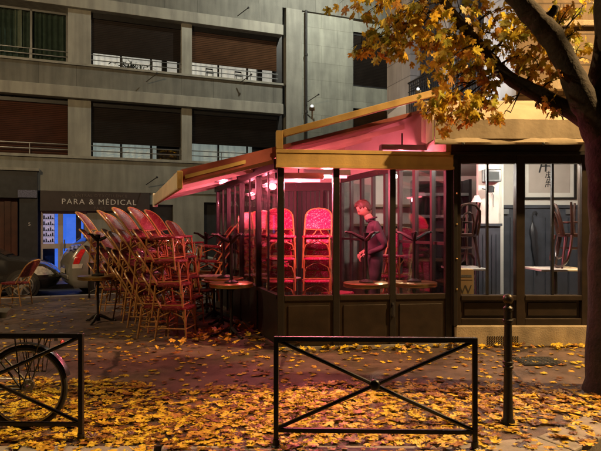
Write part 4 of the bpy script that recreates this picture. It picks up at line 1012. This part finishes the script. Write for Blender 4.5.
# ------------------------------------------------------------------ street furniture: barriers, bollard
m_barrier = M('dark_brown_barrier_paint', (0.014, 0.011, 0.010), .4, .2, var=.3, scale=20, bump=.15, bscale=120)
def make_barrier(W=1.39, H=.785):
    t = thing('barrier', '', 'barrier')
    f = MB(); q = .034
    f.bb(-q / 2, q / 2, -q / 2, q / 2, -.02, H).bb(W - q / 2, W + q / 2, -q / 2, q / 2, -.02, H).bb(q / 2 + .0005, W - q / 2 - .0005, -q / 2, q / 2, H - q, H); f.build('frame', m_barrier, t, smooth=0, bevel=.004)
    for x in (0, W):
        MB().lathe([(.036, 0), (.036, .012), (.026, .02), (.026, .06)], (x, 0, 0), 12).build('foot', m_barrier, t)
    MB().bb(.018, W - .018, -.014, .014, .11, .14).build('lower_rail', m_barrier, t, smooth=0, bevel=.004)
    for a, b in (((.015, 0, H - .03), (W - .015, 0, .14)), ((.015, 0, .14), (W - .015, 0, H - .03))): MB().tube([a, b], .0145, 8).build('cross_bar', m_barrier, t)
    MB().ball((W / 2, 0, (H + .11) / 2), .040, 10, (1, .8, 1)).build('hub', m_barrier, t)
    return t
GBR = 'crossed-bar pavement barriers'
ba = make_barrier(); ba.location = (-.172, 3.955, 0); ba.rotation_euler = (0, 0, R(-1.8)); ba['label'] = 'dark barrier with crossed bars standing alone before the veranda'; ba['group'] = GBR
dup(ba, (-2.985, 4.10, 0), (0, 0, R(-1.2)), 'dark crossed-bar barrier with a bicycle parked behind it', GBR)
dup(ba, (-4.66, 12.35, 0), (0, 0, R(8)), 'farthest crossed-bar barrier at the kerb behind the chair stacks', GBR)
bo_ = thing('bollard', 'slim dark bollard with a ball top and collars beside the crossed-bar barrier', 'bollard', (1.642, 4.43, 0))
MB().lathe([(.052, 0), (.052, .03), (.038, .05), (.032, .40), (.028, .86)], n=18).build('post', m_barrier, bo_)
MB().lathe([(.034, .44), (.041, .445), (.041, .46), (.034, .465), (.034, .475), (.041, .48), (.041, .495), (.033, .50)], n=18).build('collar', m_barrier, bo_)
MB().lathe([(.031, .80), (.040, .805), (.040, .825), (.031, .83), (.031, .895), (.038, .90), (.038, .92), (.022, .935), (.022, .95)], n=18).build('collar', m_barrier, bo_)
MB().ball((0, 0, .988), .041, 12, (1, 1, 1.02)).build('ball_top', M('worn_painted_ball', (.035, .022, .014), .4, .3, var=.4, scale=30), bo_)

# ------------------------------------------------------------------ bicycle behind the first barrier
m_tyre = M('black_rubber', (.016, .016, .016), .7); m_steel = M('dull_steel', (.35, .34, .32), .32, .9, var=.15); m_bike = M('black_bike_frame', (.02, .02, .022), .3, .2, coat=.4)
bk = thing('bicycle', 'black city bicycle with rear rack and mudguards parked behind the barrier', 'bicycle', (-2.12, 4.32, 0), math.pi)
WR = .325
def wheel(x):
    w_ = MB().tube([(x + (WR - .018) * math.cos(q * math.pi / 24), 0, WR + (WR - .018) * math.sin(q * math.pi / 24)) for q in range(48)], .019, 8, closed=True).build('wheel', m_tyre, bk)
    MB().tube([(x + (WR - .042) * math.cos(q * math.pi / 24), 0, WR + (WR - .042) * math.sin(q * math.pi / 24)) for q in range(48)], .009, 6, closed=True).build('rim', m_steel, w_)
    s = MB()
    for q in range(32):
        a = q * math.pi / 16; b_ = a + (.5 if q % 2 else -.5); s.tube([(x + .02 * math.cos(b_), .022 * (1 if q % 4 < 2 else -1), WR + .02 * math.sin(b_)), (x + (WR - .045) * math.cos(a), 0, WR + (WR - .045) * math.sin(a))], .0013, 4)
    s.build('spokes', m_steel, w_); MB().lathe([(.022, -.035), (.016, -.02), (.016, .02), (.022, .035)], (x, 0, WR), 12, 'Y').build('hub', m_steel, w_)
wheel(0); wheel(1.06)
fr = MB(); bbk = (.46, 0, .30); st_ = (.30, 0, .78); hdt = (.90, 0, .82); hdb = (.93, 0, .66)
fr.tube([bbk, st_], .016, 8).tube([(.32, 0, .70), (.91, 0, .76)], .016, 8).tube([bbk, hdb], .018, 8).tube([hdt, hdb], .020, 8)
for y in (-.06, .06): fr.tube([bbk, (.0, y, WR)], .010, 6).tube([(.32, y * .3, .70), (0, y, WR)], .009, 6).tube([hdb, (.96, y * .9, .60), (1.06, y, WR)], .011, 6)
fr.build('frame', m_bike, bk)
MB().tube([(.30, 0, .78), (.285, 0, .86)], .013, 8).build('seat_post', m_steel, bk)
sd = MB()
sd.sheet([[(x, y * wd_, .905 - .02 * abs(y) - dz) for y in (-1, -.5, 0, .5, 1)] for x, wd_, dz in ((.12, .06, .0), (.15, .09, -.005), (.22, .085, 0), (.30, .04, .008), (.41, .022, .006), (.43, .012, .012))]); sd.build('saddle', m_tyre, bk, solid=.05)
MB().tube([(.89, 0, .82), (.88, 0, .96)], .014, 8).build('stem', m_steel, bk); MB().tube([(.72, -.28, .98), (.82, -.24, 1.0), (.89, -.08, .97), (.89, .08, .97), (.82, .24, 1.0), (.72, .28, .98)], .011, 8).build('handlebar', m_steel, bk)
for x, a0, a1 in ((0, 15, 200), (1.06, -10, 150)):
    rows = [[(x - (WR + .02) * math.cos(R(q)) * (1 if x == 0 else -1), y, WR + (WR + .02 - abs(y) * .25) * math.sin(R(q))) for y in (-.03, 0, .03)] for q in range(a0, a1, 7)]
    MB().sheet(rows).build('mudguard', m_bike, bk, solid=.003, smooth=60)
rk = MB()
for y in (-.065, 0, .065): rk.tube([(-.24, y, .715), (.28, y, .715)], .006, 6)
for x in (-.24, -.08, .1, .26): rk.tube([(x, -.065, .715), (x, .065, .715)], .006, 6)
for y in (-.075, .075):
    rk.tube([(-.15, y * .9, .715), (0, y, WR)], .006, 6).tube([(.05, y * .9, .715), (0, y, WR)], .006, 6)
rk.build('rack', m_bike, bk)
bs_ = MB()
for y in (-.10,):
    for i in range(6): bs_.tube([(-.15 + i * .05, y, .70), (-.11 + i * .03, y, .42)], .004, 5)
    bs_.tube([(-.17, y, .70), (.12, y, .70)], .005, 5).tube([(-.11, y, .42), (.05, y, .42)], .005, 5)
bs_.build('side_carrier', m_bike, bk)
MB().ball((-.28, 0, .66), .03, 6, (.5, 1, 1)).build('rear_lamp', M('red_reflector', (.35, .02, .02), .2), bk); MB().bb(-.27, -.24, -.05, .05, .69, .735).build('rack_plate', m_steel, bk, smooth=0)
ch = MB().tube([(.46 + .09 * math.cos(q * math.pi / 12), -.06, .30 + .09 * math.sin(q * math.pi / 12)) for q in range(24)], .008, 5, closed=True).tube([(.46, -.05, .39), (.0, -.05, WR + .04)], .006, 5).tube([(.46, -.05, .21), (.0, -.05, WR - .04)], .006, 5).lathe([(.045, -.06), (.05, -.045), (.045, -.04)], (0, 0, WR), 14, 'Y')
ch.build('chain', m_steel, bk); MB().tube([(.46, -.09, .30), (.56, -.09, .18)], .012, 6).tube([(.46, .09, .30), (.36, .09, .42)], .012, 6).bb(.50, .62, -.18, -.09, .165, .19).bb(.30, .42, .09, .18, .41, .435).build('pedals', m_bike, bk)

# ------------------------------------------------------------------ parked cars
m_carglass = M('dark_car_glass', (.012, .014, .016), .06, var=.1, coat=.3); m_chrome = M('wheel_alloy', (.45, .45, .46), .3, .8, var=.1); m_trim = M('black_car_trim', (.006, .006, .006), .7)
def car(label, paint, loc, rz, S, swx, side, wheels, wr, lights, fw, rw):
    t = thing('parked_car', label, 'car', loc, rz, 'cars parked along the kerb')
    def sec(x):
        for a, b in zip(S[:-1], S[1:]):
            if a[0] <= x <= b[0]: q = (x - a[0]) / (b[0] - a[0]); return [u + (v - u) * q for u, v in zip(a, b)]
    def wr_(s_): return s_[4] * (.97 - .30 * min(1, (s_[3] - s_[2]) / .52))
    def ring(s_):
        x, zb, zs, zr, w_ = s_; k = wr_(s_); zt = max(zr - .06, zs + .3 * (zr - zs))
        h = [(0, zb), (w_ * .88, zb), (w_ * .98, zb + .10), (w_, (zb + zs) / 2), (w_ * .97, zs), (k, zt), (k * .84, zr), (0, zr + .015)]
        return [(x, y, z) for y, z in h] + [(x, -y, z) for y, z in reversed(h[1:-1])]
    xs = []
    for a, b in zip(S[:-1], S[1:]): xs += [a[0] + (b[0] - a[0]) * i / 3 for i in range(3)]
    xs.append(S[-1][0]); rows = [ring(sec(x)) + [ring(sec(x))[0]] for x in xs]
    m_ = MB().sheet(rows); k = len(rows[0]); m_.f.append(tuple(range(k - 2, -1, -1))); m_.f.append(tuple((len(rows) - 1) * k + i for i in range(k - 1)))
    m_.build('body', paint, t, smooth=40)
    def sy(x, z):
        s_ = sec(x); zt = max(s_[3] - .06, s_[2] + .3 * (s_[3] - s_[2])); q = max(0, min(1, (z - s_[2]) / max(.01, zt - s_[2]))); return s_[4] * .97 + (wr_(s_) - s_[4] * .97) * q
    def surf(x, z):
        h = [(q[1], q[2]) for q in ring(sec(x))[:8]]
        for (ya, za), (yb_, zb_) in zip(h[1:-1], h[2:]):
            if za <= z <= zb_: return ya + (yb_ - ya) * (z - za) / max(1e-4, zb_ - za)
        return h[3][0]
    for poly in side:
        for sg_ in (1, -1):
            vs = [(x, sg_ * (sy(x, z) + .008), z) for x, z in poly]; w_ = MB(); w_.add(vs, [tuple(range(len(vs)))]); w_.build('side_window', m_carglass, t, smooth=0, solid=.006)
    for nm, (x0, x1) in (('windscreen', fw), ('rear_window', rw)):
        if x0 == x1: continue
        rows = []
        for i in range(7):
            x = x0 + (x1 - x0) * i / 6; s_ = sec(x); kk = wr_(s_) * .80; rows.append([(x, y * kk, s_[3] + .012 + .008 * (1 - abs(y))) for y in (-1, -.5, 0, .5, 1)])
        MB().sheet(rows).build(nm, m_carglass, t, smooth=60, solid=.006)
    for x in wheels:
        for sg_ in (1, -1):
            y0 = sec(x)[4]
            MB().lathe([(wr + .065, -.01), (wr + .065, .012), (.05, .014)], (x, sg_ * (y0 - .004), wr + .01), 28, 'Y').build('wheel_arch', m_trim, t)
            w_ = MB().lathe([(wr - .09, -.10), (wr - .01, -.10), (wr, -.07), (wr, .07), (wr - .01, .10), (wr - .09, .10)], (x, sg_ * (y0 - .075), wr), 28, 'Y').build('wheel', m_tyre, t)
            r_ = MB()
            for q in range(7):
                a = q * 2 * math.pi / 7; r_.beam((x, sg_ * (y0 + .03), wr), (x + (wr - .09) * math.cos(a), sg_ * (y0 + .03), wr + (wr - .09) * math.sin(a)), .045, .012, up=(0, 1, 0))
            r_.tube([(x + (wr - .085) * math.cos(q * math.pi / 12), sg_ * (y0 + .028), wr + (wr - .085) * math.sin(q * math.pi / 12)) for q in range(24)], .014, 6, closed=True); r_.lathe([(.05, -.01), (.05, .012)], (x, sg_ * (y0 + .03), wr), 12, 'Y')
            r_.build('rim', m_chrome, w_, smooth=0)
    for nm, mat_, poly in lights:      # lamps follow the curve of the body: poly = (x rear, x front) at rising heights
        for sg_ in (1, -1):
            rows = []
            for (xa, xb, z), (xc, xd, z2) in zip(poly[:-1], poly[1:]):
                for q in range(4):
                    u = q / 4; l_, r_, zz = xa + (xc - xa) * u, xb + (xd - xb) * u, z + (z2 - z) * u
                    rows.append([(l_ + (r_ - l_) * k_ / 6, sg_ * (surf(l_ + (r_ - l_) * k_ / 6, zz) + .008), zz) for k_ in range(7)])
            xa, xb, z = poly[-1]; rows.append([(xa + (xb - xa) * k_ / 6, sg_ * (surf(xa + (xb - xa) * k_ / 6, z) + .008), z) for k_ in range(7)])
            MB().sheet(rows).build(nm, mat_, t, smooth=60, solid=.012)
    x0, x1 = wheels[0] + wr + .1, wheels[1] - wr - .1
    for sg_ in (1, -1): MB().beam((x0, sg_ * (S[5][4] + .005), .52), (x1, sg_ * (S[5][4] + .005), .52), .02, .06).build('side_moulding', m_trim, t, smooth=0)
    for xx, sgn in ((S[0][0], -1), (S[-1][0], 1)):
        s_ = S[0] if sgn < 0 else S[-1]
        MB().beam((xx + sgn * .012, -s_[4] * .9, s_[1] + .10), (xx + sgn * .012, s_[4] * .9, s_[1] + .10), .05, .10).build('bumper', paint, t, smooth=0, bevel=.02)
        MB().bb(xx + sgn * .03, xx + sgn * .045, -.26, .26, s_[1] + .18, s_[1] + .29).build('number_plate', m_whitewall, t, smooth=0)
    return t
m_headl = M('clear_headlight', (.6, .63, .65), .12, .5, var=.3, scale=20); m_tail = M('red_tail_light', (.55, .02, .02), .2, var=.3, scale=20, emit=(.8, .03, .02), estr=.08); m_rev = M('white_lamp_glass', (.75, .7, .66), .2)
mp_ = M('grey_green_metallic_paint', (.36, .35, .31), .3, .4, var=.06, coat=.6); dk = M('anthracite_paint', (.02, .02, .022), .25, .3, var=.1, coat=.7)
SB = [(-2.02, .40, .80, .83, .70), (-1.95, .30, .96, 1.02, .79), (-1.80, .25, .99, 1.20, .83), (-1.50, .22, 1.0, 1.43, .85), (-.9, .2, .98, 1.52, .86), (0, .2, .96, 1.52, .86), (.5, .2, .95, 1.42, .86), (.95, .2, .94, 1.14, .86), (1.25, .2, .93, .99, .85), (1.7, .24, .84, .87, .80), (1.92, .3, .70, .72, .70), (2.0, .38, .6, .62, .55)]
car('grey-green hatchback, tail towards the clinic door, seen behind the chair stacks', mp_, (-4.13, 14.95, -.13), R(31), SB, 0,
    [[(-1.52, 1.04), (-.98, 1.03), (-.98, 1.40), (-1.30, 1.36)], [(-.92, 1.03), (-.05, 1.01), (-.05, 1.41), (-.92, 1.41)], [(.0, 1.01), (.88, .99), (.50, 1.33), (.0, 1.41)]], (-1.25, 1.27), .31,
    [('tail_light', m_tail, [(-1.95, -1.82, .82), (-1.90, -1.76, .98), (-1.75, -1.64, 1.17)]), ('reversing_lamp', m_rev, [(-1.96, -1.76, .72), (-1.955, -1.73, .83)])], (.52, 1.18), (-1.90, -1.52))
SA = [(-2.1, .40, .80, .83, .66), (-2.0, .30, .92, .95, .78), (-1.6, .24, .95, 1.10, .84), (-1.1, .2, .94, 1.36, .86), (-.3, .2, .93, 1.44, .87), (.15, .2, .92, 1.38, .87), (.6, .2, .92, 1.18, .87), (1.0, .2, .91, .97, .87), (1.45, .2, .86, .90, .86), (1.8, .22, .76, .79, .80), (2.0, .27, .62, .64, .68), (2.08, .36, .50, .52, .50)]
car('dark anthracite car parked nose right at the edge of the picture by the lone chair', dk, (-8.12, 13.62, -.13), R(21.4), SA, 0,
    [[(-1.45, .97), (-.35, .96), (-.35, 1.34), (-1.05, 1.27)], [(-.28, .96), (.85, .95), (.25, 1.27), (-.28, 1.34)]], (-1.35, 1.30), .31,
    [('headlight', m_headl, [(1.62, 1.98, .55), (1.50, 1.90, .65), (1.46, 1.72, .76)]), ('tail_light', m_tail, [(-1.98, -1.75, .75), (-1.96, -1.72, .88)])], (.18, .98), (-1.62, -1.12))

# ------------------------------------------------------------------ leaves
half = [(1.0, 0), (.80, .07), (.78, .16), (.58, .14), (.44, .20), (.62, .34), (.60, .46), (.72, .60), (.50, .58), (.36, .66), (.34, .50), (.14, .38), (.10, .56), (-.02, .62), (-.08, .46), (-.22, .44), (-.14, .22), (-.24, .06)]
LEAF = [(x - .2, y) for x, y in half] + [(x - .2, -y) for x, y in reversed(half[1:])]
def add_leaf(V, Fc, c, dirv, nor, size, curl, rr):
    dirv = dirv.normalized(); nor = (nor - dirv * nor.dot(dirv)).normalized(); sd_ = nor.cross(dirv); o = len(V)
    V.append(tuple(c)); kx = rr.uniform(-.25, .25)
    for x, y in LEAF:
        z = curl * (x * x * .6 + y * y) + kx * x * y
        V.append(tuple(c + (dirv * x + sd_ * y + nor * z) * size))
    n_ = len(LEAF)
    for i in range(n_): Fc.append((o, o + 1 + i, o + 1 + (i + 1) % n_))
def mesh_obj(name, V, Fc, mat, parent=None):
    me = bpy.data.meshes.new(name); off = parent.location if parent else Vector((0, 0, 0))
    me.from_pydata([(v[0] - off[0], v[1] - off[1], v[2] - off[2]) for v in V], [], Fc); me.materials.append(mat)
    o = bpy.data.objects.new(name, me); COL.objects.link(o)
    if parent: o.parent = parent
    return o
# tree: trunk with forking limbs, crown of maple leaves on twigs
tr_ = thing('maple_tree', 'large street tree with forking dark limbs and golden maple leaves', 'tree', (2.98, 5.3, 0))
TR = MB(); rr = random.Random(11)
def limb(pts, rad, n=14):
    P = []; Rr = []; m_ = len(pts)
    for i in range(m_ - 1):
        for q in range(4):
            u = q / 4; p0 = Vector(pts[max(i - 1, 0)]); p1 = Vector(pts[i]); p2 = Vector(pts[i + 1]); p3 = Vector(pts[min(i + 2, m_ - 1)])
            P.append(.5 * (2 * p1 + (p2 - p0) * u + (2 * p0 - 5 * p1 + 4 * p2 - p3) * u * u + (3 * p1 - p0 - 3 * p2 + p3) * u ** 3)); Rr.append((rad[i] + (rad[i + 1] - rad[i]) * u) * rr.uniform(.94, 1.06))
    P.append(Vector(pts[-1])); Rr.append(rad[-1]); o = len(TR.v); TR.tube(P, Rr, n)
    for i in range(o, len(TR.v)):
        v = Vector(TR.v[i]); d = .012 * math.sin(v.z * 9 + v.x * 14) + .009 * math.sin(v.z * 23 - v.x * 19 + v.y * 21); TR.v[i] = tuple(v + Vector((d, d * .6, 0)))
    return P
limb([(2.99, 5.3, -.1), (2.955, 5.3, .25), (2.95, 5.3, 1.0), (2.94, 5.3, 2.0), (2.93, 5.3, 2.6), (2.97, 5.35, 3.2), (3.0, 5.4, 4.2), (2.9, 5.5, 5.6), (2.95, 5.6, 7.5)], [.31, .235, .205, .205, .235, .17, .15, .12, .04])
la = limb([(2.85, 5.3, 2.45), (2.66, 5.25, 2.72), (2.50, 5.2, 3.02), (2.30, 5.15, 3.32), (2.10, 5.1, 3.50), (1.86, 5.05, 3.72), (1.5, 5.0, 4.15), (1.0, 4.9, 4.9)], [.17, .12, .10, .105, .095, .085, .065, .03])
lb = limb([(2.84, 5.3, 2.52), (2.6, 5.35, 2.66), (2.30, 5.4, 2.84), (2.02, 5.45, 3.02), (1.85, 5.5, 3.24), (1.66, 5.55, 3.50), (1.44, 5.6, 3.80), (1.1, 5.7, 4.3), (.7, 5.8, 4.8)], [.12, .085, .075, .062, .058, .052, .045, .034, .015], 12)
limb([(2.2, 5.13, 3.42), (2.28, 5.08, 3.5), (2.30, 5.06, 3.56)], [.055, .04, .035], 10)
CV, CF = [], []
rr = random.Random(21)
def twig(a, b, r0=.012):
    a = Vector(a); b = Vector(b); m_ = a.lerp(b, .5) + Vector((rr.uniform(-.06, .06), rr.uniform(-.06, .06), .07)); pts = []
    for i in range(7):
        u = i / 6; pts.append(a * (1 - u) ** 2 + m_ * 2 * u * (1 - u) + b * u * u)
    TR.tube(pts, [r0 * (1 - .8 * i / 6) for i in range(7)], 6); return pts
def cluster(px, py, Y, rpx, n, src):
    c = at(px, py, Y); r = rpx / F * Y
    base = min(src, key=lambda p: (p - c).length)
    tw = twig(base, c + Vector((rr.uniform(-.1, .1), 0, rr.uniform(-.05, .05))), .013)
    for i in range(3): twig(tw[rr.randint(2, 6)], c + Vector((rr.uniform(-r, r), rr.uniform(-r, r), rr.uniform(-r, r))), .006)
    for i in range(int(n * 1.25)):
        q = Vector((rr.gauss(0, 1), rr.gauss(0, 1.1), rr.gauss(0, .8))) * r * .56
        dirv = Vector((rr.gauss(0, .7), rr.gauss(0, .7), -.9 - rr.random())); nor = Vector((rr.gauss(0, 1), rr.gauss(-.3, 1), rr.gauss(.7, .5)))
        add_leaf(CV, CF, c + q, dirv, nor, rr.uniform(.052, .10), rr.uniform(-.6, .45), rr)
CL = [(530, 28, 5.6, 15, 16), (556, 52, 5.7, 14, 12), (545, 18, 5.7, 16, 14), (518, 12, 5.6, 15, 14), (496, 12, 5.6, 13, 12), (470, 8, 5.6, 16, 16), (585, 55, 5.7, 10, 7), (352, 3, 5.7, 14, 12), (372, 10, 5.6, 18, 24), (395, 16, 5.7, 20, 26), (418, 14, 5.5, 24, 36), (445, 16, 5.6, 26, 38), (368, 42, 5.7, 12, 14), (384, 48, 5.6, 16, 26), (404, 38, 5.6, 20, 34), (424, 34, 5.5, 22, 40), (446, 42, 5.6, 22, 38), (466, 46, 5.6, 20, 28), (358, 54, 5.7, 7, 6),
      (488, 30, 5.5, 14, 14), (507, 38, 5.4, 16, 18), (520, 55, 5.6, 18, 26), (514, 72, 5.5, 16, 20), (538, 62, 5.6, 16, 20), (548, 82, 5.5, 15, 18), (568, 40, 5.6, 12, 10), (560, 16, 5.6, 15, 14), (582, 8, 5.7, 14, 10), (578, 32, 5.7, 9, 6), (570, 66, 5.6, 8, 5),
      (440, 62, 5.2, 16, 22), (462, 70, 5.2, 18, 26), (486, 76, 5.2, 16, 22), (448, 84, 5.1, 14, 18), (440, 102, 5.0, 16, 24), (462, 106, 5.0, 18, 28), (486, 98, 5.1, 15, 20), (450, 122, 5.0, 11, 10), (474, 118, 5.0, 11, 10), (432, 116, 5.0, 9, 8), (545, 102, 5.3, 9, 8), (553, 116, 5.3, 6, 4), (500, 118, 5.1, 6, 4)]
src = la + lb
for px, py, Y, rp_, n in CL: cluster(px, py, Y, rp_, n, src)
for i in range(46):   # the rest of the crown, above the picture
    a = rr.uniform(0, 6.28); q = rr.uniform(.4, 2.6); z = rr.uniform(4.9, 7.6)
    c = Vector((2.5 + q * math.cos(a), 5.3 + q * math.sin(a) * .8, z)); tw = twig(min([Vector((2.95, 5.5, 5.0)), Vector((2.92, 5.55, 6.2)), Vector((2.95, 5.6, 7.3)), la[-1], lb[-1]], key=lambda p: (p - c).length), c, .016)
    for k in range(26):
        add_leaf(CV, CF, c + Vector((rr.gauss(0, .3), rr.gauss(0, .3), rr.gauss(0, .22))), Vector((rr.gauss(0, .7), rr.gauss(0, .7), -1.2)), Vector((rr.gauss(0, 1), rr.gauss(0, 1), .8)), rr.uniform(.06, .10), rr.uniform(-.5, .3), rr)
TR.build('trunk', m_bark, tr_, world=True, smooth=80)
mesh_obj('crown', CV, CF, m_crown, tr_)

# fallen leaves: thick on the near pavement, thin beyond
GV, GF = [], []; rr = random.Random(33)
def ground_leaf(x, y, z, s0, s1, tilt):
    a = rr.uniform(0, 6.283)
    add_leaf(GV, GF, Vector((x, y, z)), Vector((math.cos(a), math.sin(a), rr.gauss(0, tilt))), Vector((rr.gauss(0, tilt), rr.gauss(0, tilt), 1)), rr.uniform(s0, s1) * (1 if rr.random() < .8 else .7), rr.gauss(.05, .28), rr)
def patch(x, y): return .5 + .5 * math.sin(x * 2.1 + 1.3 * math.sin(y * 1.7)) * math.cos(y * 2.6 + x * .8)
k = 0
while k < 7600:
    x = rr.uniform(-4.4, 4.6); y = rr.uniform(3.75, 5.75)
    ed = 5.52 + .10 * math.sin(x * 1.9) + .06 * math.sin(x * 6.1) - max(0, x - 2.2) * .15
    if y > ed + .1 - abs(rr.gauss(0, .22)): continue
    lo = 3.99 if x < 1.2 else 3.99 + (x - 1.2) * .62
    if y < lo and rr.random() > .30: continue
    if rr.random() > .45 + .55 * patch(x, y): continue
    if (x - 2.95) ** 2 + (y - 5.3) ** 2 < .07: continue
    ground_leaf(x, y, rr.uniform(.006, .024), *((.028, .072) if rr.random() < .8 else ((.012, .03) if rr.random() < .6 else (.07, .095))), .10); k += 1
def inside_cafe(x, y):
    p = Vector((x, y, 0)) - A
    if y > 7.0 + .1145 * (x + .29) and x > -.29 and x < 2.1: return True
    if x >= 2.0 and y > 7.30: return True
    t_ = p.x * SD.x + p.y * SD.y; e = p.x * -.952 + p.y * -.306
    return e < .03 and t_ > -.02
k = 0
while k < 1500:
    x = rr.uniform(-6.5, 4.2); y = rr.uniform(5.5, 12.4)
    if inside_cafe(x, y): continue
    if y > 8.5 and rr.random() > .7: continue
    if y > 7.3 and rr.random() > .6: continue
    ground_leaf(x, y, rr.uniform(.005, .015), .03, .07, .10); k += 1
for i in range(170):   # drift along the foot of the shopfront
    x = rr.uniform(-.3, 3.9); y0 = (7.07 + .1145 * (x + .29)) if x < 2.0 else 7.30
    ground_leaf(x, y0 - abs(rr.gauss(.03, .07)), rr.uniform(.01, .05), .045, .08, .3)
for i in range(150):   # leaves swept under the tables
    ground_leaf(rr.gauss(-1.15, .40) , rr.gauss(8.0, .55), rr.uniform(.01, .10), .05, .085, .4) if True else None
GV2 = GV
o = mesh_obj('fallen_leaves', GV, GF, m_fallen); o['kind'] = 'stuff'

# the sodium lamp that lights the whole corner, standing outside the picture to the right
street_lamp((8.6, 4.7, 0), 8.0, math.pi, 'tall sodium street lamp on the pavement past the maple tree', P_STREET)
street_lamp((-8.4, 4.5, 0), 7.4, 0, 'tall sodium street lamp on the pavement out past the bicycle', P_STREET_LEFT, (1.0, .70, .36))
